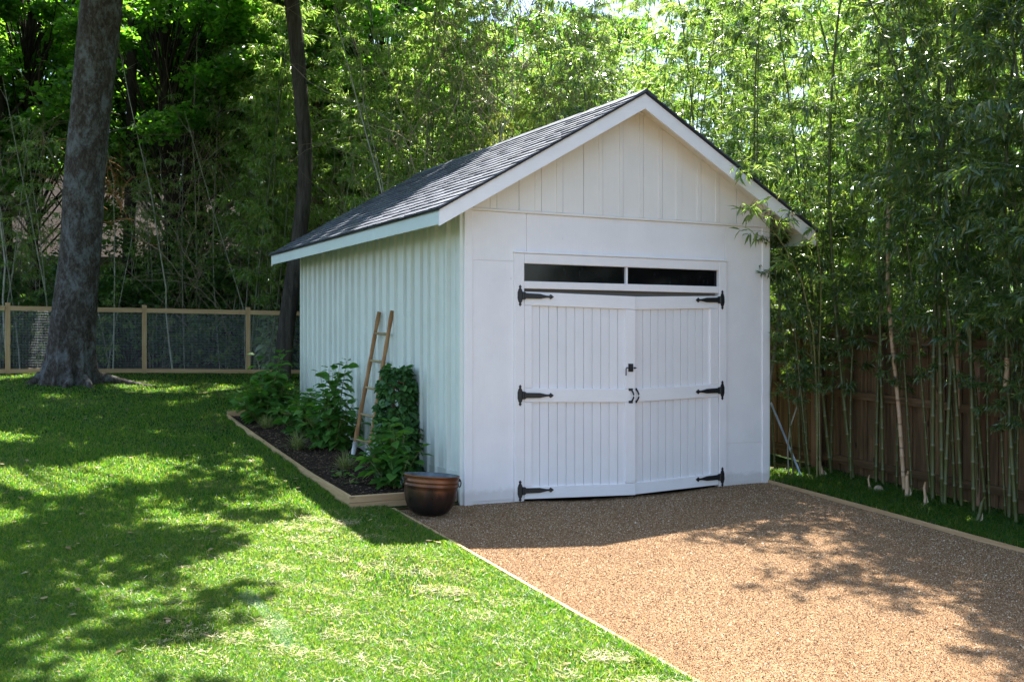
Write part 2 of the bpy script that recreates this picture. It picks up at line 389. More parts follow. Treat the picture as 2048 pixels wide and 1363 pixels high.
class Kind:
    """the first place() moves the thing itself, later ones place copies of it and of its parts"""
    def __init__(s, root): s.root = root; s.used = False; s.name = root.name
    def place(s, loc, rz=0, scale=1, lean=(0, 0), label=None, group=None, zs=None):
        if not s.used: r = s.root; s.used = True
        else:
            r = s.root.copy(); COL.objects.link(r)
            for ch in s.root.children:
                c = ch.copy(); COL.objects.link(c); c.parent = r
                for g in ch.children:
                    d = g.copy(); COL.objects.link(d); d.parent = c
        r.location = loc; r.rotation_euler = (Matrix.Rotation(lean[0], 3, 'X') @ Matrix.Rotation(lean[1], 3, 'Y') @ Matrix.Rotation(rz, 3, 'Z')).to_euler()
        r.scale = (scale, scale, zs or scale)
        if label: r['label'] = label
        if group: r['group'] = group
        return r

# ------------------------------------------------------------------ ground sheets
def place_local(o):               # sheets and sheds are written in the shed frame
    o.location = (FL[0], FL[1], 0); o.rotation_euler = (0, 0, TH); return o
far = np.concatenate([-np.geomspace(900, 26, 14), np.linspace(-25, 30, 56), np.geomspace(32, 900, 14)])
o = MB().grid(far, far, lambda x, y: gz(y) - np.where((y < 14), .12, 0)).build('ground', M['ground']); place_local(o); tag(o, kind='structure')
b = MB()
def lawn_z(x, y): return gz(y) + .012 * np.sin(x * 1.3 + y * .7) * np.sin(y * .9 - x * .4)
def sheet(b, x0, x1, y0, y1, zf, step=.25):
    return b.grid(np.linspace(x0, x1, max(2, int((x1 - x0) / step) + 1)), np.linspace(y0, y1, max(2, int((y1 - y0) / step) + 1)), zf)
sheet(b, -24, -.785, -12, 14, lawn_z); sheet(b, -.785, 5.3, .02, 14, lawn_z); sheet(b, 3.845, 5.3, -12, .02, lawn_z)
o = b.build('lawn', M['lawn'], smooth=True); place_local(o); tag(o, kind='structure')
def drive_z(x, y):
    return gz(y) - .022 - .045 * np.exp(-((x - 1.93) / 1.0) ** 4) * np.exp(-(np.abs(y) / .45) ** 2) \
        + .006 * np.sin(x * 2.1 + y) * np.sin(y * 2.7 - x)
b = MB(); sheet(b, -.75, 3.80, -12, .04, drive_z, .1)
o = b.build('driveway', M['gravel'], smooth=True); place_local(o); tag(o, kind='structure')

# loose chips of the driveway
n = 230000
y = -.0 - 9.0 * rng.beta(1.1, 1.5, n); x = rng.uniform(-.74, 3.79, n)
keep = (y > -8.5); x, y = x[keep], y[keep]; n = len(x)
pos = np.stack([x, y, drive_z(x, y) + .002], 1)
sz = rng.uniform(.003, .0068, n) * np.where(rng.random(n) < .004, 2.2, 1) * np.where(rng.random(n) < .02, 1.7, 1)
ax, ay, az = frames(rdir(n, -.3, .3), roll=rng.uniform(-.6, .6, n))
tet = (np.array([[-1, -.6, -.2], [1, -.7, -.3], [.1, 1, -.2], [0, 0, .75]]), np.array([[0, 1, 3], [1, 2, 3], [2, 0, 3]]))
b = MB(); b.stamp(tet[0], tet[1], pos.astype(np.float32), ax * sz[:, None], ay * sz[:, None] * .8, az * sz[:, None])
o = b.build('gravel_chips', M['pebble']); place_local(o)
tag(o, 'tan and rust coloured gravel chips covering the driveway before the doors', 'gravel', kind='stuff')

# ------------------------------------------------------------------ the shed
SW, SL, EAVE, RIDGE = 3.83, 5.66, 2.86, 4.19
OV, OVF, OVB = .407, .338, .19
shed = empty('shed', (FL[0], FL[1], 0), TH)
tag(shed, 'white wooden shed with double doors, black hinges and a dark shingle roof', 'shed')
slope = (RIDGE - EAVE) / (SW / 2 + OV)
def roof_z(x): return RIDGE - abs(x - SW / 2) * slope
# front wall (around the opening), corner boards, seams
b = MB()
b.box(.0, .60, 0, .09, -.30, 2.915)
b.box(3.16, SW, 0, .09, -.30, 2.915)
b.box(.60, 3.16, 0, .09, 2.44, 2.915)
# plywood sheets over it, slightly proud, with open joints
b.cbox(.088, .56, -.008, .002, .005, 2.400, .002); b.cbox(.088, .69, -.008, .002, 2.406, 2.892, .002)
b.cbox(.696, 3.203, -.009, .002, 2.48, 2.892, .002); b.cbox(3.209, 3.729, -.008, .002, .452, 2.892, .002)
b.cbox(3.209, 3.729, -.006, .002, .0, .447, .002)
wallf = b.build('front_wall', M['white'], shed)
for x0, x1 in ((0, .086), (3.731, SW)):
    MB().cbox(x0 - .002, x1, -.022, .002, -.03, 2.90, .004).build('corner_board', M['white'], shed)
# gable boards
b = MB(); xs = [-.02, .1, .353, .605, .861, 1.113, 1.363, 1.597, 1.85, 2.107, 2.354, 2.61, 2.87, 3.12, 3.36, 3.60, SW + .02]
for a, c in zip(xs[:-1], xs[1:]):
    pr = [(a + .003, 2.922), (c - .003, 2.922), (c - .003, roof_z(c) - .03), (a + .003, roof_z(a) - .03)]
    if a < SW / 2 < c: pr.insert(3, (SW / 2, RIDGE - .03))
    y0 = -.012 - rng.uniform(0, .004)
    b.prism([(p[0], p[1]) for p in pr][::-1], 'y', y0, .06)
    if c < SW - .1 and rng.random() < .8:      # narrow cover strip beside some joints
        q = c - rng.choice([.05, .075]); z1 = min(roof_z(q), roof_z(c)) - .035
        if z1 > 2.98: b.box(q, c - .004, y0 - .007, y0 + .002, 2.923, z1)
b.build('gable_boards', M['gable'], shed)
b = MB(); b.cbox(.0, SW, -.030, .0, 2.893, 2.919, .004); b.build('gable_trim', M['gable'], shed)
# side walls: sheets with raised battens
for side in (0, 1):
    b = MB(); s0 = -.0 if side == 0 else SW
    sg = -1 if side == 0 else 1
    ts = [.034, .20, .35, .50, .66, .88, 1.086, 1.351, 1.571, 1.857, 2.124, 2.36, 2.593, 2.87, 3.138, 3.375, 3.611, 3.872, 4.089, 4.298, 4.541, 4.776, 5.004, 5.243, 5.458, 5.64]
    cuts = [.092]
    for i, t in enumerate(ts):
        if i > 3 and rng.random() < .7: cuts.append(t - .034)
    cuts.append(SL)
    for c0, c1 in zip(cuts[:-1], cuts[1:]):
        b.box(min(s0, s0 - sg * .02), max(s0, s0 - sg * .02), c0 + (.0035 if c0 > .1 else 0), c1 - (.0035 if c1 < SL else 0), -.30, 3.03)
    kk = MB(); kk.box(min(s0 - sg * .05, s0 - sg * .08), max(s0 - sg * .05, s0 - sg * .08), .092, SL, -.30, 3.0); kk.build('joint_backing', M['inside'], shed)  # dark backing sheet added behind the open board joints
    for i, t in enumerate(ts):
        h = .038 + rng.uniform(-.004, .004); wd = .022 + rng.uniform(-.003, .003)
        if i in (1, 3): h, wd = .009, .016
        z0 = 3.02
        v = [(s0 + sg * -.002, t - wd, 0), (s0 + sg * h, t - wd * .86, 0), (s0 + sg * h, t + wd * .6, 0), (s0 + sg * -.002, t + wd, 0)]
        b.prism([(p[0], p[1]) for p in (v if side == 0 else v[::-1])], 'z', -.28, z0)
        if i < len(ts) - 1 and i > 3:   # board joint: thin lap between the battens
            tm = t + .075; b.prism([(s0 + sg * -.002, tm), (s0 + sg * .006, tm), (s0 + sg * .006, tm + (ts[i + 1] - t) * .45), (s0 + sg * -.002, tm + (ts[i + 1] - t) * .45)][::(1 if side == 0 else -1)], 'z', -.28, z0)
    b.box(s0 + min(sg * .0, sg * .012), s0 + max(sg * .0, sg * .012), .03, SL, -.28, .30)
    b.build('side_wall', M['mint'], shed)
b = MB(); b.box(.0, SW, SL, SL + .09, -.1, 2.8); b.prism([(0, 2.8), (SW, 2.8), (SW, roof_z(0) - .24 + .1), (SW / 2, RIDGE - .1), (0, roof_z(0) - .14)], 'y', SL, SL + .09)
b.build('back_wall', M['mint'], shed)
MB().box(.05, SW - .05, .1, SL, .02, .06).build('shed_floor', M['inside'], shed)
# roof deck, fascias, soffit
NB = 12
def slab(b, x0, x1, z_off0, z_off1, y0, y1):
    pr = [(x0, roof_z(x0) + z_off0), (x1, roof_z(x1) + z_off0), (x1, roof_z(x1) + z_off1), (x0, roof_z(x0) + z_off1)]
    b.prism(pr, 'y', y0, y1)
b = MB()
ys = [-OVF + .022]
while ys[-1] < SL + OVB - .05: ys.append(min(SL + OVB - .02, ys[-1] + .14))
for side in (0, 1):                      # deck laid as boards running up the slope, seen from below as the soffit
    x0, x1 = (-OV + .022, SW / 2) if side == 0 else (SW / 2, SW + OV - .022)
    n_ = 11; xx = np.linspace(x0, x1, n_ + 1)
    for a, c in zip(xx[:-1], xx[1:]):
        slab(b, a + .002, c - .002, -.042, -.02, -OVF + .022, SL + OVB - .022)
b.build('roof_deck', M['gable'], shed)
b = MB()
for side in (0, 1):                      # underlay and drip edge
    x0, x1 = (-OV - .018, SW / 2 - .0005) if side == 0 else (SW / 2 + .0005, SW + OV + .018)
    slab(b, x0, x1, -.019, -.003, -OVF - .018, SL + OVB + .018)
b.build('drip_edge', M['roofedge'], shed)
for side in (0, 1):                      # rake boards front and back, mitred at the ridge
    for y0, y1 in ((-OVF, -OVF + .022), (SL + OVB - .022, SL + OVB)):
        b = MB(); x0, x1 = (-OV, SW / 2) if side == 0 else (SW / 2, SW + OV)
        pr = [(x0, roof_z(x0) - .175), (x1, roof_z(x1) - .175), (x1, roof_z(x1) - .021), (x0, roof_z(x0) - .021)]
        b.prism(pr, 'y', y0, y1); b.build('rake_board', M['white_x'], shed)
for x0, x1 in ((-OV, -OV + .022), (SW + OV - .022, SW + OV)):
    zt = EAVE - .022; b = MB(); b.box(x0, x1, -OVF + .024, SL + OVB - .024, zt - .135, zt); b.build('eave_fascia', M['lawn_tint_y'], shed)
for t in np.arange(.25, SL, .61):
    for x0, x1 in ((-OV + .024, -.001), (SW + .001, SW + OV - .024)):
        b = MB(); slab(b, x0, x1, -.13, -.044, t, t + .04); b.build('rafter_tail', M['lawn_tint_y'], shed)
# shingle courses: tabs with ragged lower edges, each course lapping the next
b = MB(); ang = math.atan(slope); L = (SW / 2 + OV + .03) / math.cos(ang); nc = 19; ex = L / nc
for side in (0, 1):
    for c in range(nc):
        y = -OVF - .03 - rng.uniform(0, .2)
        s_lo = L - c * ex; s_hi = L - (c + 1) * ex - .02
        wav = rng.uniform(0, 6.28)
        while y < SL + OVB + .03:
            wd = rng.uniform(.11, .22); y2 = min(y + wd, SL + OVB + .03); ya = max(y, -OVF - .03)
            if y2 - ya < .02: y = y2; continue
            th = .005 + .004 * (rng.random() < .3); j = rng.uniform(-.007, .007) + .006 * math.sin(y * 3 + wav)
            def pt(s_, h, yy):
                x = math.cos(ang) * s_; z = RIDGE - math.sin(ang) * s_
                x += math.sin(ang) * h; z += math.cos(ang) * h
                return (SW / 2 - x if side == 0 else SW / 2 + x, yy, z)
            lo = s_lo + j; hi = max(0.0, s_hi)
            v = [pt(lo, .012 + th, ya + .002), pt(lo, .012 + th, y2 - .002), pt(hi, .004, y2 - .002), pt(hi, .004, ya + .002),
                 pt(lo, .000, ya + .002), pt(lo, .000, y2 - .002), pt(hi, -.002, y2 - .002), pt(hi, -.002, ya + .002)]
            b.add(v, [(0, 1, 2, 3), (4, 7, 6, 5), (0, 4, 5, 1), (1, 5, 6, 2), (3, 2, 6, 7), (0, 3, 7, 4)]); y = y2
b.build('roof_shingles', M['shingle'], shed)
b = MB()
for t in np.arange(-OVF - .03, SL + OVB, .19):
    hh = rng.uniform(.018, .026)
    b.prism([(SW / 2 - .13, RIDGE - .13 * slope + .012), (SW / 2, RIDGE + .012), (SW / 2 + .13, RIDGE - .13 * slope + .012),
             (SW / 2 + .13, RIDGE - .13 * slope + hh), (SW / 2, RIDGE + hh + .004), (SW / 2 - .13, RIDGE - .13 * slope + hh)], 'y', t, min(t + .186, SL + OVB + .03))
b.build('ridge_cap', M['shingle'], shed)
# door surround
fr = MB()
fr.cbox(.545, .655, -.034, .05, -.02, 2.485, .004); fr.cbox(3.105, 3.21, -.034, .05, -.02, 2.485, .004)
fr.cbox(.657, 3.103, -.034, .05, 2.385, 2.485, .004); fr.cbox(.657, 3.103, -.030, .05, 2.132, 2.206, .004)
fr.cbox(.537, 3.218, -.044, -.0, 2.487, 2.505, .004)
fr.build('door_frame', M['white'], shed)
MB().box(.657, 3.103, .052, .085, 2.0, 2.206).build('door_head', M['inside'], shed)  # head board coloured grey, standing in for shade in the gap above the doors
tw = empty('transom_window', parent=shed)
b = MB(); b.box(1.884, 1.906, -.018, .03, 2.208, 2.383); b.build('mullion', M['white'], tw)
for x0, x1 in ((.657, 1.883), (1.907, 3.103)):
    MB().box(x0, x1, .012, .018, 2.207, 2.384).build('pane', M['glass'], tw)
b = MB(); b.box(.66, 3.10, .30, .31, 2.21, 2.45); b.build('window_backing', M['inside'], tw)

DX0, DXC, DX1 = .660, 1.948, 3.100
def warp(o, hinge, tip, sag=.030, out=.055):
    """hang the leaf: it droops and stands proud towards its free edge"""
    me = o.data; n_ = len(me.vertices); co = np.empty(n_ * 3, np.float32); me.vertices.foreach_get('co', co); co = co.reshape(-1, 3)
    t = (co[:, 0] - hinge) / (tip - hinge)
    co[:, 2] -= sag * t; co[:, 1] -= out * t; me.vertices.foreach_set('co', co.ravel()); me.update(); return o
def hinge(parent, x, z, sg, wx0, wx1):
    """black strap hinge: upright leaf on the frame, strap with spear tip, knuckle"""
    b = MB(); y0, y1 = -.042, -.034
    def poly(p, ya, yb):
        p = p if sg > 0 else p[::-1]
        b.prism([(x + sg * a, z + c) for a, c in p], 'y', ya, yb)
    prof = [(-.000, -.108), (.015, -.090), (.008, -.076), (.018, -.062), (.028, -.03), (.028, .03), (.018, .062), (.008, .076), (.015, .090), (0, .108)]
    poly(prof + [(-a, c) for a, c in prof[::-1][1:-1]], y0, y1)
    strap = [(.028, -.036), (.058, -.036), (.064, -.027), (.22, -.025), (.29, -.011), (.325, -.009), (.340, -.025), (.374, 0), (.340, .025), (.325, .009),
             (.29, .011), (.22, .025), (.064, .027), (.058, .036), (.028, .036)]
    poly(strap, y0 - .004, y1)
    b.tube([(x + sg * .033, y0 - .004, z - .040), (x + sg * .033, y0 - .004, z + .040)], .013, 10)
    for a, c in ((0, -.05), (0, .05), (.10, 0), (.19, 0), (.27, 0)):
        b.tube([(x + sg * a, y0 - .008, z + c), (x + sg * a, y0 + .002, z + c)], .006, 8)
    return b.build('hinge', M['iron'], parent)
def door(x0, x1, left):
    d = None
    sg = 1 if left else -1; hx, tx = (x0, x1) if left else (x1, x0)
    st = .084 if left else .118          # hinge stile width
    b = MB(); y0 = -.006
    pa, pb = (x0 + .08, x1 - .10) if left else (x0 + .03, x1 - .105)
    b.box(pa, pb, .012, .022, .03, 2.06)
    n_ = 11 if left else 10; xs_ = np.linspace(pa, pb, n_ + 1)
    for i in range(n_):
        b.cbox(xs_[i] + .0026, xs_[i + 1] - .0026, y0 + rng.uniform(-.0012, .0012), .013, .03, 2.06, .0035)
    d = b.build('door', M['white_p'], shed)
    OUT = .078 if left else .046
    warp(d, hx, tx, out=OUT)
    def part(name, x_0, x_1, z0, z1, mat, y=-.030):
        o = MB().cbox(x_0, x_1, y, y0 + .008 if name != 'stile' else .014, z0, z1, .003).build(name, mat, d); warp(o, hx, tx, out=OUT)
    part('top_rail', x0, x1, 1.963, 2.100, M['white_x']); part('middle_rail', x0, x1, .981, 1.121, M['white_x']); part('bottom_rail', x0, x1, .0, .122, M['white_x'])
    for z0, z1 in ((.124, .979), (1.123, 1.961)):
        if left:
            part('stile', x0, x0 + .084, z0, z1, M['white'], -.026); part('stile', x1 - .118, x1, z0, z1, M['white'], -.026)
        else:
            part('stile', x0, x0 + .042, z0, z1, M['white'], -.022); part('stile', x1 - .112, x1, z0, z1, M['white'], -.026)
    for z in (.087, 1.051, 2.058):
        h_ = hinge(d, (x0 - .055 if left else x1 + .045) + (0 if z > 2 else (-.0)), z, sg, x0, x1); warp(h_, hx - sg * .05, tx, .028, OUT * .95)
    hxp = x1 - .058 if left else x0 + .024
    b = MB()
    for z in (.985, 1.115): b.box(hxp - .026 * (1 if left else .6), hxp + .022 * (1 if left else .6), -.036, -.029, z - .013, z + .013)
    zz = np.linspace(.98, 1.12, 11); b.tube([(hxp + .010 * math.sin(math.pi * (t - .98) / .14), -.035 - .038 * math.sin(math.pi * (t - .98) / .14), t) for t in zz], [.0085] * 11, 8)
    h_ = b.build('handle', M['iron'], d); warp(h_, hx, tx, out=OUT)
    if left:
        b = MB(); b.box(hxp - .028, hxp + .028, -.034, -.025, 1.303, 1.389)
        b.box(hxp - .018, hxp + .018, -.044, -.033, 1.318, 1.374)
        b.tube([(hxp - .068, -.048, 1.262), (hxp - .068, -.048, 1.332), (hxp - .060, -.048, 1.345), (hxp + .03, -.048, 1.345)], .0065, 8)
        b.tube([(hxp + .03, -.048, 1.345), (hxp + .045, -.048, 1.345), (hxp + .062, -.048, 1.345)], [.010, .008, .001], 8)
        h_ = b.build('latch', M['iron'], d); warp(h_, hx, tx, out=OUT)
    return d
door(DX0, DXC - .002, True); door(DXC, DX1, False)

# ------------------------------------------------------------------ timber edgings
def edge_board(name, p0, p1, wd, top, bot, mat_axis, label, cat, rz_extra=0):
    (a0, b0), (a1, b1) = p0, p1
    Lx = math.hypot(a1 - a0, b1 - b0); n_ = max(2, int(Lx / .4)); ss = np.linspace(0, 1, n_ + 1)
    b = MB(); v = []; dirx, diry = (a1 - a0) / Lx, (b1 - b0) / Lx; nx_, ny_ = -diry * wd / 2, dirx * wd / 2
    for s_ in ss:
        a, c = a0 + (a1 - a0) * s_, b0 + (b1 - b0) * s_; g = float(gz(c)); wob = .006 * math.sin(s_ * Lx * 1.1)
        tp = top(c) if callable(top) else top
        v += [(a + nx_ + wob, c + ny_, g + bot), (a - nx_ + wob, c - ny_, g + bot), (a - nx_ + wob, c - ny_, g + tp), (a + nx_ + wob, c + ny_, g + tp)]
    f = []
    for i in range(n_):
        for k in range(4): f.append((i * 4 + k, i * 4 + (k + 1) % 4, i * 4 + 4 + (k + 1) % 4, i * 4 + 4 + k))
    b.add(v, f); b.big += [np.array([3, 2, 1, 0]), np.arange(4) + n_ * 4]
    return b
o = edge_board('', (-.768, -.06), (-.768, -11), .028, .020, -.1, 0, '', '').build('edging_board', M['pine_y']); place_local(o)
tag(o, 'thin pale timber edging between the lawn and the gravel driveway', 'edging', 'timber edging of the driveway')
o = edge_board('', (3.822, -.02), (3.822, -11), .030, .012, -.1, 0, '', '').build('edging_board', M['pine_y']); place_local(o)
tag(o, 'thin timber edging between the gravel and the grass strip by the brown fence', 'edging', 'timber edging of the driveway')
bed = empty('garden_bed_frame', (FL[0], FL[1], 0), TH)
tag(bed, 'low pale timber frame round the planting bed along the shed side', 'garden border')
b = MB(); b.cbox(-1.15, -.03, .10, .145, .062, .128, .004); b.cbox(-1.148, -.03, .102, .145, -.03, .0605, .004); b.build('front_board', M['pine_x'], bed)
edge_board('', (-1.128, .147), (-.985, 6.08), .034, (lambda c: float(np.interp(c, [0, 1.6, 6], [.122, .062, .05]))), -.05, 0, '', '').build('side_board', M['pine_y'], bed)
edge_board('', (-.985, 6.10), (-.03, 6.10), .04, .10, -.05, 0, '', '').build('back_board', M['pine_x'], bed)
b = MB(); X = np.linspace(0, 1, 14); Y = np.linspace(.146, 6.08, 60)
def bed_left(y): return -1.108 + (y - .147) * (.143 / 5.93)
gx, gy = np.meshgrid(X, Y, indexing='ij'); bx = bed_left(gy) * (1 - gx) + gx * -.015
bz = gz(gy) + .03 + .018 * np.sin(gx * 9 + gy * 3) * np.sin(gy * 5) + .02 * np.sin(gx * np.pi)
i = np.arange(13)[:, None] * 60; j = np.arange(59)[None]
b.add(np.stack([bx + 0 * gy, gy, bz + 0 * gy], -1), np.stack([i + j, i + 60 + j, i + 61 + j, i + j + 1], -1).reshape(-1, 4))
o = b.build('bed_soil', M['mulch'], smooth=True); place_local(o); tag(o, kind='structure')
n = 9000; y = rng.uniform(.17, 6.0, n); t = rng.uniform(.02, .98, n); x = bed_left(y) * (1 - t) - .02 * t
z = gz(y) + .034 + .018 * np.sin(t * 9 + y * 3) * np.sin(y * 5) + .02 * np.sin(t * np.pi)
ax, ay, az = frames(rdir(n, -.3, .35), roll=rng.uniform(-.5, .5, n)); s_ = rng.uniform(.008, .024, n)[:, None]
b = MB(); b.stamp(tet[0], tet[1], np.stack([x, y, z], 1), ax * s_ * .35, ay * s_, az * s_ * .4)
o = b.build('mulch_chips', M['chip']); place_local(o); tag(o, 'dark shredded bark mulch over the planting bed', 'mulch', kind='stuff')

# ------------------------------------------------------------------ cauldron
cx, cy = W(-.50, -.30)
pot = empty('copper_cauldron', (cx, cy, float(gz(-.3)) - .025)); pot.rotation_euler = (R(-1), R(4.5), R(20))
tag(pot, 'old copper cauldron growing darker towards its base, standing at the shed corner', 'cauldron')
H_ = .365; pot.scale = (1.03, 1.03, 1.06)
prof = [(.001, .0), (.06, .002), (.12, .014), (.17, .042), (.205, .085), (.226, .135), (.238, .19), (.243, .235), (.245, .262), (.251, .268), (.251, .278), (.246, .284),
        (.247, .300), (.252, .305), (.252, .315), (.248, .321), (.252, .345), (.257, .354), (.259, .359), (.258, .364), (.254, .366)]
def dents(th, pr):
    z_ = pr[:, 1][:, None]; k = np.clip(1 - np.abs(z_ - .15) / .13, 0, 1)
    return 1 + .010 * k * np.sign(np.sin(th * 15 + .6)[None]) * np.abs(np.sin(th * 15 + .6)[None]) ** .4 + .004 * np.sin(th * 3 + 1)[None]
MB().lathe(prof, 120, dents).build('body', M['copper'], pot, True)
MB().lathe([(.257, .366), (.249, .358), (.241, .33), (.236, .25), (.228, .19), (.214, .15), (.20, .13), (.001, .125)], 64).build('inner_wall', M['copper_in'], pot, True)
MB().lathe([(.233, .262), (.12, .262), (.001, .262)], 48).build('water', M['water'], pot, True)
for sg in (-1, 1):
    b = MB(); th = np.linspace(0, 2 * np.pi, 17)
    b.tube([(sg * (.268 + .004), .045 * math.cos(t), .300 + .032 * math.sin(t) - .004) for t in th], .006, 8, False)
    b.box(min(sg * .248, sg * .272), max(sg * .248, sg * .272), -.018, .018, .312, .338)
    h_ = b.build('handle', M['iron'], pot)

# ------------------------------------------------------------------ ladder
lad = empty('ladder', (FL[0], FL[1], 0), TH)
tag(lad, 'rough wooden ladder with white dipped feet leaning on the shed side', 'ladder')
feet = {0: np.array([-.28, 2.60, .19]), 1: np.array([-.26, 2.13, .17])}; tops = {0: np.array([-.05, 2.29, 1.94]), 1: np.array([-.05, 1.87, 1.945])}
for k in (0, 1):
    P = [feet[k] + (tops[k] - feet[k]) * t + np.array([.0, .006 * math.sin(t * 9 + k * 2), 0]) for t in np.linspace(.13, 1, 16)]
    r_ = [.026 + .003 * math.sin(t * 2.3 + k) - .0002 * t for t in range(16)]
    MB().tube(P, r_, 10).build('rail', M['ladder'], lad, True)
    P = [feet[k] + (tops[k] - feet[k]) * t for t in (0, .07, .129)]
    MB().tube(P, [.024, .026, .0275], 10).build('painted_foot', M['dip'], lad, True)
for z in (.44, .74, 1.055, 1.37, 1.69):
    q = [feet[k] + (tops[k] - feet[k]) * ((z - feet[k][2]) / (tops[k][2] - feet[k][2])) for k in (0, 1)]
    q[1][2] -= .01
    MB().tube([q[0], (q[0] + q[1]) / 2 + [0, 0, -.003], q[1]], [.014, .016, .014], 8).build('rung', M['rung'], lad, True)

# ------------------------------------------------------------------ planting bed plants
def hydrangea(hgt, spread, nst, lf, seed, tall=0, mat='leaf_hyd'):
    r = np.random.default_rng(seed); root = empty('hydrangea')
    st = MB(); lv = MB()
    for k in range(nst):
        az_ = r.uniform(0, 2 * np.pi); rr = spread * math.sqrt(r.uniform(0, 1)); h = hgt * (1 - .45 * (rr / spread) ** 2) * r.uniform(.7, 1.05)
        if k < tall: h = hgt * r.uniform(1.2, 1.42); rr *= .55
        p0 = np.array([math.cos(az_) * rr * .25, math.sin(az_) * rr * .25, 0]); p2 = np.array([math.cos(az_) * rr, math.sin(az_) * rr, h])
        ts_ = np.linspace(0, 1, 7)[:, None]; pm = (p0 + p2) / 2 + np.array([math.cos(az_), math.sin(az_), 0]) * -.04
        P = (1 - ts_) ** 2 * p0 + 2 * ts_ * (1 - ts_) * pm + ts_ ** 2 * p2
        st.tube(P, np.linspace(.005, .0028, 7), 5)
        nn = int(h / .085) + 2; pos = []; d = []; L_ = []
        for q in range(nn):
            t = .16 + .84 * q / (nn - 1); p = p0 * (1 - t) ** 2 + 2 * pm * t * (1 - t) + p2 * t * t
            for s_ in (0, math.pi):
                a = q * math.pi / 2 + s_ + az_ + r.normal(0, .3); el = r.normal(.12, .22) - (.35 if q < nn - 2 else -.1)
                dd = np.array([math.cos(a) * math.cos(el), math.sin(a) * math.cos(el), math.sin(el)])
                pet = .03 * dd + np.array([0, 0, .008]); pos.append(p + pet); d.append(dd)
                L_.append(lf * r.uniform(.7, 1.15) * (.65 if q == nn - 1 else 1))
        L_ = np.array(L_); leaves(lv, OVATE, np.array(pos), np.array(d), L_, L_ * .82, roll=r.normal(0, .3, len(pos)))
    st.build('stem', M['culm_yellow'], root, True); lv.build('foliage', M[mat], root, True)
    return root
def bedpt(a, c, dz=.03):
    x, y = W(a, c); return (x, y, float(gz(c)) + dz)
o = hydrangea(.70, .36, 26, .145, 1); o.location = bedpt(-.46, .70); tag(o, 'leafy green hydrangea nearest the copper cauldron in the bed', 'shrub', 'hydrangeas in the planting bed')
o = hydrangea(.78, .42, 27, .145, 2, 6); o.location = bedpt(-.42, 2.95); tag(o, 'hydrangea with tall upright shoots left of the ladder foot', 'shrub', 'hydrangeas in the planting bed')
o = hydrangea(.58, .42, 26, .15, 3); o.location = bedpt(-.45, 4.1); tag(o, 'middle hydrangea of the bed, low and rounded behind the one with tall shoots', 'shrub', 'hydrangeas in the planting bed')
o = hydrangea(.70, .55, 34, .16, 4, 4); o.location = bedpt(-.62, 5.35); tag(o, 'hydrangea farthest back in the bed, near the dark tree trunk', 'shrub', 'hydrangeas in the planting bed')
def sedge(seed, n_=220, L_=.26):
    r = np.random.default_rng(seed); mb = MB(); root = empty('sedge_tuft')
    for k in range(n_):
        a = r.uniform(0, 2 * np.pi); el = r.uniform(.5, 1.4); l = L_ * r.uniform(.6, 1.15); p = np.array([r.normal(0, .02), r.normal(0, .02), 0.])
        d = np.array([math.cos(a) * math.cos(el), math.sin(a) * math.cos(el), math.sin(el)]); pts = [p]
        for q in range(4): pts.append(pts[-1] + d * l / 4); d = unit(d + np.array([0, 0, -.28]))
        pts = np.array(pts); s_ = np.array([-math.sin(a), math.cos(a), 0]); wd = np.array([.0028, .0032, .0028, .002, .0003])
        v = np.concatenate([pts - s_ * wd[:, None], pts + s_ * wd[:, None]]); i = np.arange(4)
        mb.add(v, np.stack([i, i + 5, i + 6, i + 1], 1))
    mb.build('blades', M['sedge'], root); return root
for k, (a, c, lab) in enumerate([(-.66, 1.72, 'yellow green sedge tuft nearest the cauldron, before the ladder foot'), (-.80, 3.10, 'yellow green sedge tuft in the middle of the bed edge'),
                                 (-.76, 4.75, 'darker sedge tuft at the back end of the bed')]):
    o = sedge(30 + k, 230, (.25, .27, .24)[k]); o.location = bedpt(a, c); o['label'] = lab; tag(o, lab, 'ornamental grass', 'sedge tufts in the planting bed')
for k, (a, c) in enumerate([(-.86, .95), (-.82, 1.35)]):
    o = hydrangea(.10, .08, 4, .075, 60 + k); o.name = 'seedling'; o.location = bedpt(a, c); tag(o, 'small broad leafed seedling in the mulch ' + ('nearest the bed front board' if k == 0 else 'beside the near sedge tuft'), 'seedling')
# climbing vine on a rusty trellis
tr = empty('garden_trellis', (FL[0], FL[1], 0), TH); tag(tr, 'rusty iron garden trellis hidden in a leafy vine by the shed side', 'trellis')
b = MB(); tb = np.array([-.22, 1.25]); g0 = float(gz(1.25))
legs = [(-.14, -.19), (-.14, .19), (.10, -.19), (.10, .19)]
for a, c in legs:
    MB().tube([(tb[0] + a, tb[1] + c, g0), (tb[0] + a * .55, tb[1] + c * .6, g0 + 1.08)], .007, 8).build('leg', M['rust'], tr, True)
for z in (.35, .72, 1.05):
    k = 1 - .42 * z; q = [(tb[0] + a * k, tb[1] + c * k, g0 + z) for a, c in (legs[0], legs[1], legs[3], legs[2], legs[0])]
    MB().tube(q, .005, 6, False).build('hoop', M['rust'], tr)
r = np.random.default_rng(5); n = 1500
zz = r.uniform(.05, 1.24, n) ** .9; th = r.uniform(0, 2 * np.pi, n); rad = (1 - .30 * zz) * np.where(zz > 1.08, .75, 1) * r.uniform(.72, 1.06, n)
pos = np.stack([np.clip(tb[0] + .24 * rad * np.cos(th), -.52, -.035), tb[1] + .30 * rad * np.sin(th) + .05 * (zz - .6), g0 + zz], 1)
d = np.stack([np.cos(th) * .8 + r.normal(0, .3, n), np.sin(th) * .8 + r.normal(0, .3, n), r.normal(-.3, .4, n)], 1)
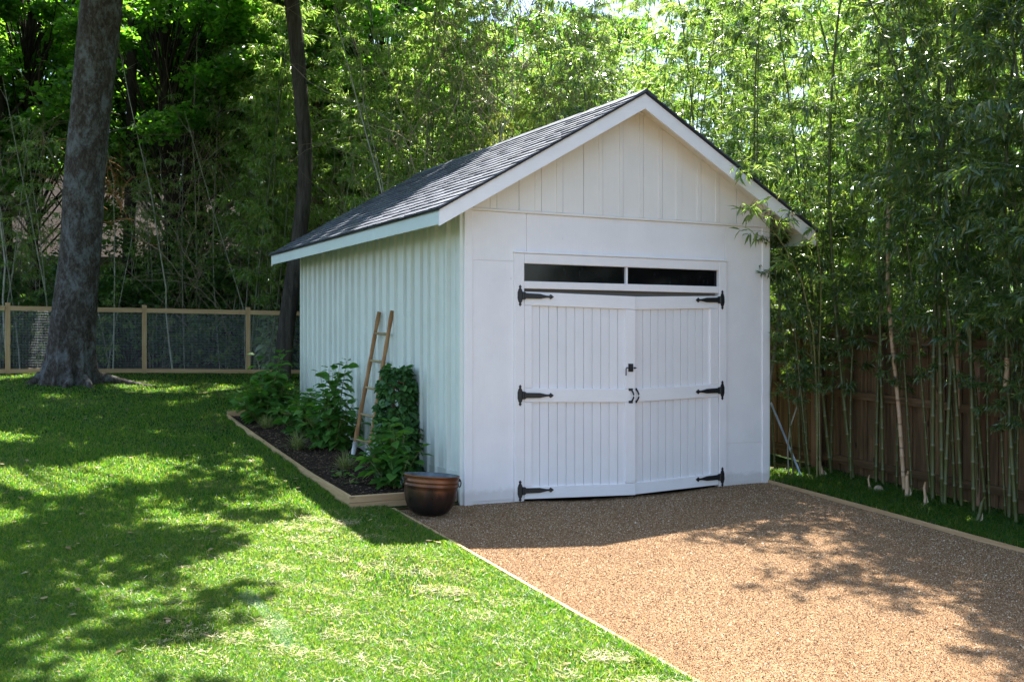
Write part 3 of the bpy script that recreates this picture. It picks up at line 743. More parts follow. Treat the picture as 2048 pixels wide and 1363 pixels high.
upv = np.stack([np.cos(th), np.sin(th), np.full(n, 1.4)], 1)
b = MB(); Ls = r.uniform(.06, .10, n); leaves(b, OVATE, pos, d, Ls, Ls * .92, up=unit(upv), roll=r.normal(0, .45, n))
vn = empty('climbing_vine', (FL[0], FL[1], 0), TH); tag(vn, 'dense dark leafed vine column climbing the rusty trellis', 'vine')
b.build('foliage', M['leaf_vine'], vn, True); b = MB()
for k in range(14):
    a = r.uniform(0, 6.28); P = [(tb[0] + .14 * math.cos(a + t * 2) * (1 - .3 * t), tb[1] + .17 * math.sin(a + t * 2) * (1 - .3 * t), g0 + t * 1.15) for t in np.linspace(0, 1, 9)]
    b.tube(P, .004, 5)
b.build('stem', M['vine'], vn)

# ------------------------------------------------------------------ bamboo
def path_at(P, t):
    P = np.asarray(P); s_ = np.linspace(0, 1, len(P)); return np.stack([np.interp(t, s_, P[:, i]) for i in range(3)], -1)
def bamboo(seed, height, r0, start, bend, leaf_mat, culm_mat, blen=.65, sprays=5, lpb=7, L_=.115, path=None, every=1, name='bamboo', tpl=LANCE, droop=.5, top=1.0):
    r = np.random.default_rng(seed); root = empty(name)
    if path is None:
        az_ = r.uniform(0, 6.28); t = np.linspace(0, 1, 26)
        off = bend * height * t ** 2.6; wob = .02 * np.sin(t * 7 + seed)
        P = np.stack([np.cos(az_) * off + wob, np.sin(az_) * off + wob * .6, height * (t - .10 * t ** 4 * (bend > .1))], 1)
    else: P = np.asarray(path, float); height = float(np.sum(np.linalg.norm(np.diff(P, axis=0), axis=1)))
    inter = .26; nn = int(height / inter); ts_ = []; rs_ = []
    for k in range(nn + 1):
        t = k * inter / height; rr = r0 * (1 - .78 * t ** 1.3)
        for dt, m_ in ((-.010, 1), (0, 1.16), (.010, 1)):
            ts_.append(min(1, max(0, t + dt / height))); rs_.append(rr * m_)
    Pc = path_at(P, np.array(ts_)); Pc += np.arange(len(ts_))[:, None] * 1e-6
    MB().tube(Pc, rs_, 8 if r0 > .012 else 6).build('culm', M[culm_mat], root, True)
    tw_ = MB(); pos = []; dd = []
    k0 = int(start / inter)
    for k in range(k0, nn, every):
        t = k * inter / height; base = path_at(P, np.array([t]))[0]; f_ = 1 - .55 * max(0, t - .35); f_ *= min(1, .55 + (k - k0) * .12)
        for s_ in (0, 1):
            a = (k % 2) * math.pi + s_ * .9 + r.normal(0, .5) + seed; el = r.uniform(.25, .95); l = blen * f_ * r.uniform(.6, 1.15)
            d = np.array([math.cos(a) * math.cos(el), math.sin(a) * math.cos(el), math.sin(el)]); pts = [base]
            for q in range(5): pts.append(pts[-1] + d * l / 5); d = unit(d + np.array([0, 0, -droop * .35]))
            tw_.tube(pts, np.linspace(.0032, .0012, 6), 3, False); pts = np.array(pts)
            for q in range(sprays):
                tt = r.uniform(.35, 1.0); p = path_at(pts, np.array([tt]))[0]
                a2 = a + r.normal(0, .9); e2 = r.normal(-.1, .35); td = np.array([math.cos(a2) * math.cos(e2), math.sin(a2) * math.cos(e2), math.sin(e2)]); tl = r.uniform(.06, .16)
                e_ = p + td * tl; tw_.tube([p, e_], [.0014, .0008], 3, False)
                m_ = r.integers(max(2, lpb - 3), lpb + 2); u = r.uniform(.25, 1, m_)[:, None]
                pos.append(p + (e_ - p) * u)
                dd.append(td[None] * .8 + r.normal(0, .45, (m_, 3)) + np.array([0, 0, -droop]))
    pos = np.concatenate(pos); dd = np.concatenate(dd); ll = L_ * r.uniform(.6, 1.2, len(pos))
    leaves(tw_, tpl, pos, dd, ll, ll * r.uniform(.14, .20, len(pos)), roll=r.normal(0, .7, len(pos)))
    fo = tw_.build('foliage', M[leaf_mat], root)
    return root, len(pos)

near = []
for k in range(4):
    o, c_ = bamboo(100 + k, 6.6 + .4 * k, .021, 1.85 + .15 * k, (.10, .16, .06, .20)[k], 'leaf_near', 'culm', .78, 9, 8, .135)
    tag(o, 'bamboo', 'bamboo'); near.append(Kind(o))
mid = []
for k in range(4):
    o, c_ = bamboo(200 + k, 7.0 + .5 * k, .018, 1.0 + .3 * k, (.12, .05, .18, .09)[k], 'leaf_bam', 'culm_dark', .85, 11, 8, .13)
    tag(o, 'bamboo', 'bamboo'); mid.append(Kind(o))
gold, c_ = bamboo(301, 5.6, .014, .8, .06, 'leaf_gold', 'culm_yellow', .62, 8, 8, .13); tag(gold, 'bamboo', 'bamboo'); gold = Kind(gold)
thin = []
for k in range(3):
    o, c_ = bamboo(400 + k, 5.2 + .7 * k, .011, .5, (.10, .05, .16)[k], 'leaf_bam', 'palestem', .6, 6, 7, .12, every=1)
    tag(o, 'bamboo', 'bamboo'); thin.append(Kind(o))

def put(kind, a, c, label, group, scale=1, lean=(0, 0), rz=None, dz=0, world=False):
    x, y = (a, c) if world else W(a, c)
    return kind.place((x, y, float(G(x, y)) - .03 + dz), rng.uniform(0, 6.28) if rz is None else rz, scale, lean, label, group)
GN = 'bamboo culms in front of the brown fence'
nearspec = [  # a, c, scale, lean toward left (rad), label
 (4.86, .30, .80, 0.00, 'dark green bamboo culm close to the brown fence post'),
 (4.90, .12, .78, 0.02, 'slim green bamboo culm just beside the brown fence post'),
 (4.80, .02, .95, -.10, 'olive bamboo leaning towards the shed from the brown fence post'),
 (4.85, -.30, 1.10, -.13, 'thick bamboo leaning strongest towards the shed'),
 (4.93, -.58, .90, .0, 'farthest culm of the tight cluster of three green bamboos'),
 (4.85, -.64, .95, .01, 'middle culm of the tight cluster of three green bamboos'),
 (4.82, -.76, .90, -.01, 'nearest culm of the tight cluster of three green bamboos'),
 (4.79, -1.52, 1.2, -.015, 'thickest upright green culm of the group past the tan culm'),
 (4.74, -1.66, 1.15, .01, 'upright green culm just beside the thickest one'),
 (4.70, -1.74, 1.0, .04, 'green culm curving outward in the group past the tan culm'),
 (4.82, -1.74, .9, -.03, 'slim shaded green culm at the back of the group past the tan culm'),
 (4.80, -1.88, .95, -.05, 'green culm crossing behind the broken tan culm'),
 (4.71, -2.09, 1.05, .0, 'mottled green culm between the upright group and the dense foliage'),
 (4.86, -2.12, .95, -.08, 'green culm leaning back before the dense foliage'),
 (4.90, -2.40, 1.0, .02, 'green culm at the near end of the brown fence')]
for k, (a, c, s_, ln, lab) in enumerate(nearspec):
    put(near[k % 4], a, c, lab, GN, s_, lean=(0, ln), rz=rng.uniform(0, 6.28))
for k in range(26):
    put(near[rng.integers(0, 4)], rng.uniform(4.45, 5.0), -2.55 - k * .13 + rng.uniform(-.1, .1), 'leafy bamboo in the dense stand at the near end of the brown fence', 'dense bamboo stand at the near end of the brown fence', rng.uniform(.85, 1.1), (rng.normal(0, .04), rng.normal(-.02, .04)))
for k in range(12):
    put(near[rng.integers(0, 4)], rng.uniform(4.15, 4.95), .6 + k * .42 + rng.uniform(-.2, .2), 'dark bamboo in the gap between the shed and the brown fence', 'bamboo in the gap beside the shed', rng.uniform(.7, .95), (rng.normal(0, .03), rng.normal(.0, .03)))
for k, (a, c, s_) in enumerate([(4.35, .05, .50), (4.5, -.1, .56), (4.3, .42, .58), (4.62, .2, .62), (4.75, -.35, .62), (4.9, -.9, .68), (4.85, -1.45, .66), (4.95, -1.95, .64), (4.8, -2.4, .62), (4.9, .55, .6), (4.12, -.12, .52), (4.2, -.28, .47), (4.7, -2.6, .55), (4.85, -2.8, .5), (4.6, -3.0, .6), (4.9, -3.1, .45), (4.75, -2.25, .5), (4.9, -.2, .55), (4.8, -1.2, .58)]):
    put(near[k % 4], a, c, 'short bamboo whose drooping leaves hang before the fence top and eave end', 'low leafy bamboo along the brown fence', s_, (rng.normal(0, .03), rng.normal(-.05, .04)))
for k in range(64):
    a = 5.5 + 4.6 * rng.random() ** 1.3; c = rng.uniform(-3.6, 8)
    put(mid[rng.integers(0, 4)], a, c, 'tall leafy bamboo growing beyond the brown fence', 'bamboo grove beyond the brown fence', rng.uniform(.85, 1.25), (rng.normal(0, .05), rng.normal(0, .05)))
for k in range(66):
    a = rng.uniform(.9, 8.5); c = (12.9 if a < 2.6 else 8.2) + rng.random() * 4.0
    put(mid[rng.integers(0, 4)], a, c, 'tall leafy bamboo growing behind the shed', 'bamboo grove behind the shed', rng.uniform(.85, 1.3), (rng.normal(0, .05), rng.normal(0, .05)))
for k, (px, D, s_) in enumerate([(975, 18.4, .93), (1010, 18.7, .85), (1050, 18.2, 1.02), (1090, 18.6, .9), (1130, 18.9, .95), (945, 18.9, .75)]):
    put(gold, (px - 1024) / 2175 * D, D, 'fresh yellow green bamboo rising above the shed roof', 'fresh bamboo above the shed roof', s_ * 1.02, world=True)
for k in range(80):
    x = rng.uniform(-15, -2.6); D = 24.0 + (x + 9) * .12 + rng.random() * 4.5
    put(thin[rng.integers(0, 3)], x, D, 'thin bamboo in the thicket beyond the wire fence', 'bamboo thicket beyond the wire fence', rng.uniform(.55, 1.15), (rng.normal(0, .09), rng.normal(0, .09)), world=True)

# bare tan culms
def bare(name, pts, r0, mat, label, cat, group=None, seg=10):
    root = empty(name, tuple(pts[0])); P = np.array(pts) - np.array(pts[0])
    L_ = np.sum(np.linalg.norm(np.diff(P, axis=0), axis=1)); inter = .27; ts_ = []; rs_ = []
    for k in range(int(L_ / inter) + 1):
        for dt, m_ in ((-.010, 1), (0, 1.18), (.010, 1)):
            ts_.append(min(1, max(0, (k * inter + dt) / L_))); rs_.append(r0 * m_ * (1 - .2 * ts_[-1]))
    Pc = path_at(P, np.array(ts_)) + np.arange(len(ts_))[:, None] * 1e-6
    MB().tube(Pc, rs_, seg).build('culm', M[mat], root, True)
    tag(root, label, cat, group); return root
def WP(a, c, z): x, y = W(a, c); return (x, y, float(gz(c)) + z)
bare('dead_bamboo', [WP(4.84, -1.07, -.03), WP(4.83, -1.0, .9), WP(4.84, -.88, 1.7), WP(4.84, -.82, 2.3), WP(4.9, -.8, 4.6)], .024, 'culm_tan', 'long tan dead bamboo culm before the brown fence', 'dead bamboo', 'dead bamboo culms')
bare('dead_bamboo', [WP(4.92, -1.72, 1.02), WP(4.88, -1.74, 1.5), WP(4.80, -1.82, 2.05)], .024, 'culm_tan', 'short broken tan culm hanging among upright green ones', 'dead bamboo', 'dead bamboo culms')
bare('dead_bamboo', [WP(4.62, -2.55, 1.32), WP(4.61, -2.57, 1.62)], .028, 'culm_tan', 'pale broken culm piece lodged in the dense foliage at the frame edge', 'dead bamboo', 'dead bamboo culms')
bare('bamboo', [WP(4.12, .45, 0), WP(4.14, .42, .7), WP(4.24, .38, 1.4), WP(4.33, .36, 2.1), WP(4.36, .35, 2.9)], .020, 'palestem', 'smooth grey stem leaning just right of the shed corner', 'bamboo')
root = empty('sapling', WP(4.22, .10, -.02))
P = [(0, 0, 0), (-.01, .01, .35), (.02, 0, .62), (.10, 0, .85), (.13, .0, 1.0), (.12, 0, 1.15), (.15, 0, 1.3)]
MB().tube(P, [.010, .009, .010, .009, .008, .006, .003], 8).build('stem', M['palestem'], root, True)
lv = MB(); n = 60; p = np.array([.14, 0, 1.22]) + rng.normal(0, .09, (n, 3)); leaves(lv, LANCE6, p, rdir(n, -.9, .1), .12, .02); lv.build('foliage', M['leaf_near'], root)
tag(root, 'crooked pale sapling with a drooping leaf tuft beside the shed corner', 'sapling')
# arching spray over the shed front
gx_, gy_ = W(4.42, -.15)
def loc_path(L_): return [np.array([*W(a, c), z]) - np.array([gx_, gy_, 0]) for a, c, z in L_]
o, c_ = bamboo(555, 1, .009, 1.75, 0, 'leaf_bam', 'culm_yellow', .34, 4, 4, .145, path=loc_path([(4.42, -.15, 0), (4.40, -.18, .9), (4.28, -.25, 1.7), (4.02, -.34, 2.3), (3.66, -.42, 2.72), (3.25, -.50, 2.98), (2.95, -.52, 3.06)]), tpl=LANCE6, droop=.28)
o.location = (gx_, gy_, -.01); tag(o, 'slender bamboo arching across the upper corner of the shed front', 'bamboo')
o, c_ = bamboo(556, 1, .008, 2.1, 0, 'leaf_bam', 'culm_yellow', .30, 3, 4, .13, path=loc_path([(4.42, -.15, 0), (4.44, -.10, 1.2), (4.30, -.3, 2.3), (4.0, -.5, 3.0), (3.5, -.62, 3.42), (3.0, -.68, 3.40), (2.85, -.7, 3.3)]), tpl=LANCE6, droop=.25)
o.location = (gx_ + .05, gy_ + .03, -.01); tag(o, 'bare tipped bamboo twig reaching highest over the shed gable edge', 'bamboo')

# cut stumps, pipe, stone
def stump(a, c, h, r0, tilt, label, mat='culm_tan', top=.55):
    root = empty('bamboo_stump', WP(a, c, -.01)); root.rotation_euler = (tilt[0], tilt[1], 0)
    MB().tube([(0, 0, 0), (.004, 0, h * .4), (-.006, 0, h * .75), (.008, .004, h)], [r0, r0 * 1.15, r0 * .95, r0 * top], 9).build('stalk', M[mat], root, True)
    b = MB(); b.tube([(r0, 0, 0), (r0 * 2.2, 0, h * .2), (r0 * 1.6, 0, h * .42)], [r0 * .5, r0 * .6, .002], 5); b.build('sheath', M['straw'], root)
    tag(root, label, 'bamboo stump', 'cut bamboo stumps on the grass strip')
stump(4.62, -1.30, .30, .020, (0, .05), 'tall pale split stump at the foot of the tan dead culm')
stump(4.50, -1.66, .26, .014, (0, 0), 'thin brown stump with a loose sheath on the grass strip')
stump(4.36, -2.42, .27, .018, (.1, .25), 'green tipped stump curling over the grass strip', 'culm')
stump(4.55, -.83, .18, .010, (0, 0), 'short thin stump beside the round stone')
stump(4.62, -.02, .20, .024, (0, -.15), 'pale pointed stump by the foot of the brown fence post')
b = MB(); r = np.random.default_rng(3); th = np.linspace(0, np.pi / 2, 7)
b.lathe([(.055 * math.cos(t) * 1.0 + .0005, .06 * math.sin(t)) for t in np.linspace(-.3, np.pi / 2 - .01, 9)], 16, lambda t, p: 1 + .12 * np.sin(t * 2 + .5)[None])
m = Mat('tan_stone'); ms = m.fin(m.ramp(m.noise(20), [(.3, (.28, .2, .13)), (.7, (.45, .34, .24))]), .9, m.bump(m.noise(30), .5, .01))
o = b.build('stone', ms, None, True); o.location = WP(4.56, -.96, .02); tag(o, 'round tan stone at the foot of the green bamboo cluster', 'stone')
b = MB(); p0 = np.array(WP(4.32, -.03, -.02)); x, y = W(4.25, .45); p1 = np.array([x, y, .86])
b.tube([p0, p1], .013, 10); o = b.build('metal_pipe', M['pipe']); tag(o, 'blue grey metal pipe leaning between the shed and the brown fence', 'pipe')

# ------------------------------------------------------------------ fences
def privacy():
    root = empty('wooden_fence', (FL[0], FL[1], 0), TH); tag(root, 'tall weathered brown board fence behind the bamboo', 'fence')
    a = 5.07; c = -4.6; b = MB(); i = 0
    while c < 7.5:
        wd = .14; g = float(gz(c)) ; top = 1.80 + float(gz(c)) * .4 + rng.uniform(-.012, .012); z0 = g + .02
        off = 0 if i % 2 == 0 else .020
        pr = [(c, z0), (c + wd, z0), (c + wd, top - .035), (c + wd - .03, top), (c + .03, top), (c, top - .035)]
        b.prism(pr, 'x', a + off, a + off + .018); c += wd * .80 + rng.uniform(-.003, .006); i += 1
    b.build('fence_boards', M['cedar_z'], root)
    for z in (.12, .92, 1.60):
        b = MB(); cs = np.linspace(-4.6, 7.5, 14)
        for c0, c1 in zip(cs[:-1], cs[1:]):
            g0_, g1_ = float(gz(c0)) * .7, float(gz(c1)) * .7
            v = [(a - .042, c0, z + g0_), (a - .002, c0, z + g0_), (a - .002, c0, z + .088 + g0_), (a - .042, c0, z + .088 + g0_),
                 (a - .042, c1, z + g1_), (a - .002, c1, z + g1_), (a - .002, c1, z + .088 + g1_), (a - .042, c1, z + .088 + g1_)]
            b.add(v, [(0, 3, 2, 1), (4, 5, 6, 7), (0, 1, 5, 4), (1, 2, 6, 5), (2, 3, 7, 6), (3, 0, 4, 7)])
        b.build('rail', M['cedar_y'], root)
    for c in (-4.4, -1.98, .42, 2.86, 5.3):
        g = float(gz(c)); MB().cbox(a - .135, a - .045, c, c + .09, g - .1, g + 1.62, .003).build('post', M['cedar_p'], root)
privacy()
# blue grey fence of the neighbours
root = empty('neighbour_fence', (4.4, 19.5, .3), R(-8)); tag(root, 'dark blue grey picket fence glimpsed beyond the brown fence', 'fence')
b = MB(); x = 0
while x < 6.5:
    h = 1.78 + rng.uniform(-.01, .01); b.prism([(x, 0), (x + .12, 0), (x + .12, h - .03), (x + .09, h), (x + .03, h), (x, h - .03)], 'y', 0, .018); x += .14
b.build('pickets', M['slate_wood'], root)
for z in (.3, 1.5): MB().box(0, 6.5, .020, .055, z, z + .09).build('rail', M['slate_wood'], root)

# wire fence
PW = [np.array(p) for p in ((-12.1, 20.0), (-9.76, 21.05), (-7.42, 21.95), (-5.46, 22.5), (-3.3, 22.95), (-1.1, 23.3), (1.1, 23.6))]
root = empty('wire_fence', (PW[0][0], PW[0][1], 0)); tag(root, 'new pine post and rail fence filled with fine wire mesh', 'fence')
def rel(p): return np.array([p[0] - PW[0][0], p[1] - PW[0][1]])
for i, p in enumerate(PW):
    q = rel(p); g = float(G(*p)); dirn = unit((PW[min(i + 1, len(PW) - 1)] - PW[max(i - 1, 0)])); an = math.atan2(dirn[1], dirn[0])
    o = MB().cbox(-.046, .046, -.046, .046, -.1, 1.37, .003).build('post', M['pine_z'], root); o.location = (q[0], q[1], g); o.rotation_euler = (0, 0, an)
for p0, p1 in zip(PW[:-1], PW[1:]):
    q0, q1 = rel(p0), rel(p1); L_ = float(np.linalg.norm(q1 - q0)); an = math.atan2(*(q1 - q0)[::-1]); g0_, g1_ = float(G(*p0)), float(G(*p1)); dz = (g1_ - g0_) / L_
    def shear_box(x0, x1, y0, y1, z0, z1):
        v = [(x, y, z + x * dz) for x in (x0, x1) for y in (y0, y1) for z in (z0, z1)]
        return MB().add(v, [(0, 1, 3, 2), (4, 6, 7, 5), (0, 4, 5, 1), (2, 3, 7, 6), (0, 2, 6, 4), (1, 5, 7, 3)])
    for nm, z0, z1 in (('top_rail', 1.22, 1.31), ('bottom_rail', .01, .09)):
        o = shear_box(.048, L_ - .048, -.068, -.028 if False else -.024, z0, z1).build(nm, M['pine_x'], root); o.location = (q0[0], q0[1], g0_); o.rotation_euler = (0, 0, an)
    b = MB(); rw = .0011
    for x in np.arange(.05, L_ - .04, .026): b.tube([(x, -.015, .05 + x * dz), (x, -.015, 1.25 + x * dz)], rw, 3, False)
    for z in np.arange(.06, 1.25, .05): b.tube([(.048, -.013, z + .05 * dz), (L_ - .048, -.013, z + (L_ - .05) * dz)], rw, 3, False)
    o = b.build('wire_mesh', M['wire'], root); o.location = (q0[0], q0[1], g0_); o.rotation_euler = (0, 0, an)

# ------------------------------------------------------------------ big tree, dark tree
def fbm(x, y, z): return np.sin(x * 5 + z * 3 + 1.3 * np.sin(y * 4 + z)) * .5 + np.sin(x * 11 - y * 9 + z * 6) * .3 + np.sin(z * 17 + x * 13 + y * 8) * .2
def trunk(center, radii, zs, lobes, flare_h, seg=72, rings=110, rough=.02):
    z = np.concatenate([np.linspace(zs[0], zs[0] + 1.4, 40), np.linspace(zs[0] + 1.45, zs[-1], rings - 40)])
    cx_ = np.interp(z, zs, [c[0] for c in center]); cy_ = np.interp(z, zs, [c[1] for c in center]); rr = np.interp(z, zs, radii)
    ker = np.ones(7) / 7
    for a_ in (cx_, cy_, rr):
        pad = np.pad(a_, 3, mode='edge'); a_[:] = np.convolve(pad, ker, 'valid')
    th = np.linspace(0, 2 * np.pi, seg, endpoint=False); h = (z - zs[0])[:, None]
    R_ = rr[:, None] * np.ones((1, seg))
    for a0, amp, wd in lobes:
        dth = np.abs((th - a0 + np.pi) % (2 * np.pi) - np.pi); R_ = R_ + amp * np.exp(-(dth / wd) ** 2)[None] * np.exp(-h / flare_h)
    R_ = R_ * (1 + rough * fbm(np.cos(th)[None] * 1.5, np.sin(th)[None] * 1.5, h * .7))
    v = np.stack([cx_[:, None] + R_ * np.cos(th), cy_[:, None] + R_ * np.sin(th), z[:, None] + 0 * R_], -1)
    n_ = len(z); i = np.arange(n_ - 1)[:, None] * seg; j = np.arange(seg)[None]; k = (j + 1) % seg
    return MB().add(v, np.stack([i + j, i + k, i + seg + k, i + seg + j], -1).reshape(-1, 4))
BT = np.array([-8.0, 19.6]); bz0 = float(G(*BT)) - .08
big = empty('sycamore_tree', (BT[0], BT[1], bz0)); tag(big, 'massive grey barked tree with flared roots on the lawn', 'tree')
zz = [0, .55, 1.45, 2.4, 3.9, 6.9, 9.0, 11.0]
trunk([(.02, 0), (.06, 0), (.12, 0), (.22, 0), (.30, 0), (.60, .0), (.8, .1), (.9, .2)], [.42, .40, .375, .355, .345, .36, .33, .26], zz,
      [(-2.6, .24, .34), (-1.75, .16, .16), (-1.2, .22, .14), (-.75, .22, .13), (.05, .24, .16), (1.2, .25, .3), (2.4, .25, .3), (-2.15, .12, .14), (3.1, .24, .3)], .34, 96, 150, .028).build('trunk', M['bark_big'], big, True)
for a, l in ((.05, 1.15), (-.7, .5), (-1.2, .4), (-2.6, .35)):
    P = [(math.cos(a + .06 * math.sin(t * 6)) * (.45 + l * t), math.sin(a + .1 * math.sin(t * 5)) * (.45 + l * t), .16 * (1 - t) ** 2 + .075 - .04 * t) for t in np.linspace(0, 1, 9)]
    MB().tube(P, np.linspace(.10, .02, 9), 8).build('root', M['bark_big'], big, True)

def clump(mb, c, r_, n_, L_, rr, tpl=MAPLE, flat=.65):
    d = rr.normal(0, 1, (n_, 3)); d = unit(d) * (rr.random((n_, 1)) ** .45) * r_; d[:, 2] *= flat
    leaves(mb, tpl, np.asarray(c)[None] + d, rdir(n_, -.7, .25, rr), L_ * rr.uniform(.65, 1.2, n_), L_ * rr.uniform(.6, 1.0, n_), roll=rr.normal(0, .6, n_))
# unseen crown high above the lawn, its clumps shaped to cast the chosen dappled shade
r = np.random.default_rng(11)
S_ = np.array([SUN.x / SUN.z, SUN.y / SUN.z])
lv = MB(); cl = []
def add_clumps(spots):
    for x, y, rad in spots:
        h = 8.6
        for _ in range(4):
            px_, py_ = x + S_[0] * h, y + S_[1] * h; h = max(8.6, 1.6 + .3136 * py_ + 1.3 + rad)
        h += r.uniform(0, .8); px_, py_ = x + S_[0] * h, y + S_[1] * h
        cl.append((px_, py_, h, rad))
spots = []
for k in range(1400):
    x, y = r.uniform(-13.5, .6), r.uniform(5.0, 18.5); d_ = np.array([x, y]) - FL; a, c = d_ @ EV, d_ @ VV
    if a > -.9 and c < 1.5: continue
    if c < .3 and a > -3.0 - .25 * c: continue                      # the sunny foreground
    if c < -1.2 and a > -3.9 and r.random() < .6: continue
    band = math.sin(c * 1.15 + .25 * a + .4) + .5 * math.sin(c * 2.3 - a * .9)
    if band > 1.0: continue
    spots.append((x, y, r.uniform(.28, .68)))
spots = spots[:345]
for k in range(60):
    x, y = r.uniform(-10, -3.5), r.uniform(13, 18.5); spots.append((x, y, r.uniform(.4, .8)))
spots += [(-3.1, 6.9, .5), (-2.7, 7.9, .45), (-3.6, 7.6, .7), (-3.9, 6.4, .6), (-2.6, 9.0, .5), (-3.6, 8.9, .7), (-2.3, 9.9, .4), (-2.9, 6.1, .5), (-3.3, 5.7, .6), (-2.25, 6.6, .35), (-1.95, 7.5, .35), (-3.0, 5.2, .4), (-2.4, 5.6, .25)]
add_clumps(spots)
for px_, py_, h, rad in cl: clump(lv, (px_ - BT[0], py_ - BT[1], h - bz0), rad, int(22 + 430 * rad * rad), .16, r)
fo = lv.build('crown', M['leaf_maple'], big)
top = np.array([.8, .1, 9.0]); lim = sorted(cl, key=lambda t: math.atan2(t[1] - BT[1], t[0] - BT[0]))
for k in range(0, len(lim), 12):
    grp = lim[k:k + 12]; e_ = np.mean([(g[0] - BT[0], g[1] - BT[1], g[2] - bz0) for g in grp], axis=0); e_[2] -= .1
    b = MB(); t = np.linspace(0, 1, 9)[:, None]; mid_ = (top + e_) / 2 + [0, 0, 1.3]; P = (1 - t) ** 2 * top + 2 * t * (1 - t) * mid_ + t * t * e_
    b.tube(P, np.linspace(.13, .035, 9), 8)
    for g in grp[::2]:
        q = np.array([g[0] - BT[0], g[1] - BT[1], g[2] - bz0]); s_ = P[6]; b.tube([s_, (s_ + q) / 2 + [0, 0, .25], q], [.035, .025, .012], 5)
    b.build('limb', M['bark_big'], big, True)

D2 = 21.7; T2 = np.array([(562 - 1024) / 2175 * D2, D2]); tz0 = float(G(*T2)) - .05
dark = empty('dark_trunk_tree', (T2[0], T2[1], tz0)); tag(dark, 'slim tree with wavy dark furrowed trunk just behind the shed', 'tree')
pts = [(562, 757), (568, 700), (577, 620), (590, 530), (603, 440), (609, 380), (612, 320), (609, 270), (603, 210), (598, 150), (594, 90), (588, 40), (582, -10), (570, -160), (575, -330)]
cen = [((p[0] - 1024) / 2175 * D2 - T2[0], 0) for p in pts]; zs_ = [1.6 + (682 - p[1]) / 2175 * D2 - tz0 for p in pts]; zs_[0] = 0
trunk(cen, [.185, .17, .165, .16, .15, .145, .14, .14, .14, .145, .15, .15, .15, .13, .10], zs_, [(-2.2, .05, .4), (-.6, .06, .4), (2, .06, .4)], .25, 40, 110, .03).build('trunk', M['bark_dark'], dark, True)
r = np.random.default_rng(21); lv = MB()
tc_ = []
for k in range(20):
    p = np.array([r.uniform(-2.2, 5.0), r.uniform(-5.0, 1.2), 0]); yD = T2[1] + p[1]; p[2] = max(9.0, 1.6 + .3136 * yD + 1.4) - tz0 + r.uniform(0, 1.4)
    xs__, ys__ = T2[0] + p[0] - S_[0] * (p[2] + tz0), T2[1] + p[1] - S_[1] * (p[2] + tz0); dd = np.array([xs__, ys__]) - FL; a, c = dd @ EV, dd @ VV
    if c < 3.2 and a > -.3: continue
    tc_.append(p); clump(lv, p, r.uniform(.5, .9), 300, .15, r)
for a_, c_, rd in ((.2, 4.8, .5), (.8, 3.8, .4), (-.1, 3.4, .35), (.5, 5.3, .5), (1.2, 4.9, .45), (.3, 2.7, .25), (1.5, 3.9, .32), (-.2, 4.3, .4), (1.0, 2.6, .2), (-.2, 5.4, .5), (1.6, 5.4, .5)):  # unseen crown clumps added to drop dapples on the rear roof
    x_, y_ = W(a_, c_); z_ = 3.3; h_ = 9.2
    for _ in range(4): q_ = np.array([x_ + (h_ - z_) * S_[0], y_ + (h_ - z_) * S_[1]]); h_ = max(9.2, 1.6 + .3136 * q_[1] + 1.2 + rd)
    p = np.array([q_[0] - T2[0], q_[1] - T2[1], h_ - tz0]); tc_.append(p); clump(lv, p, rd, int(40 + 700 * rd * rd), .15, r)
lv.build('crown', M['leaf_maple'], dark)
b = MB(); tp = np.array([cen[-1][0], 0, zs_[-1]])
for p in tc_: b.tube([tp - [0, 0, 1.0], (tp + p) / 2 + [0, 0, .4], p], [.06, .035, .012], 6)
b.build('limb', M['bark_dark'], dark, True)

# ------------------------------------------------------------------ trees beyond the fence
def maple(seed, H_, n_cl, cr, mat='leaf_maple', L_=.15, base=.3, bmat='bark_far', tr=.17, per=300):
    r = np.random.default_rng(seed); root = empty('maple_tree'); b = MB(); lv = MB()
    top = np.array([r.normal(0, .5), r.normal(0, .5), H_ * .72]); t = np.linspace(0, 1, 10)[:, None]; m_ = np.array([r.normal(0, .4), r.normal(0, .4), H_ * .36])
    TP = (1 - t) ** 2 * np.zeros(3) + 2 * t * (1 - t) * m_ + t * t * top
    b.tube(TP, np.linspace(tr, tr * .35, 10), 10)
    lb = MB()
    for k in range(n_cl):
        z = H_ * r.uniform(base, 1.0); rad = cr * math.sqrt(max(.08, 1 - ((z / H_ - .62) / .45) ** 2)) * math.sqrt(r.random()); a = r.uniform(0, 6.28)
        c = np.array([rad * math.cos(a), rad * math.sin(a), z]) + top * [1, 1, 0] * .5
        s_ = path_at(TP, np.array([min(.98, max(.25, z / H_ - .12))]))[0]
        q = np.stack([s_, (s_ + c) / 2 + [0, 0, .35], c]); q = path_at(q, np.linspace(0, 1, 5)) + r.normal(0, .06, (5, 3)) * np.array([[0], [1], [1], [1], [0]])
        lb.tube(q, np.linspace(tr * .17, .008, 5), 5, False)
        clump(lv, c, r.uniform(.45, 1.0), per, L_, r, flat=.6)
    b.build('trunk', M[bmat], root, True); lb.build('limb', M[bmat], root, True); lv.build('crown', M[mat], root)
    tag(root, 'tree', 'tree'); return Kind(root)
mk = [maple(700, 12.5, 90, 3.5, base=.40), maple(701, 14, 105, 3.9, base=.38), maple(702, 11, 76, 3.2, base=.36)]
GT = 'maple trees beyond the wire fence'
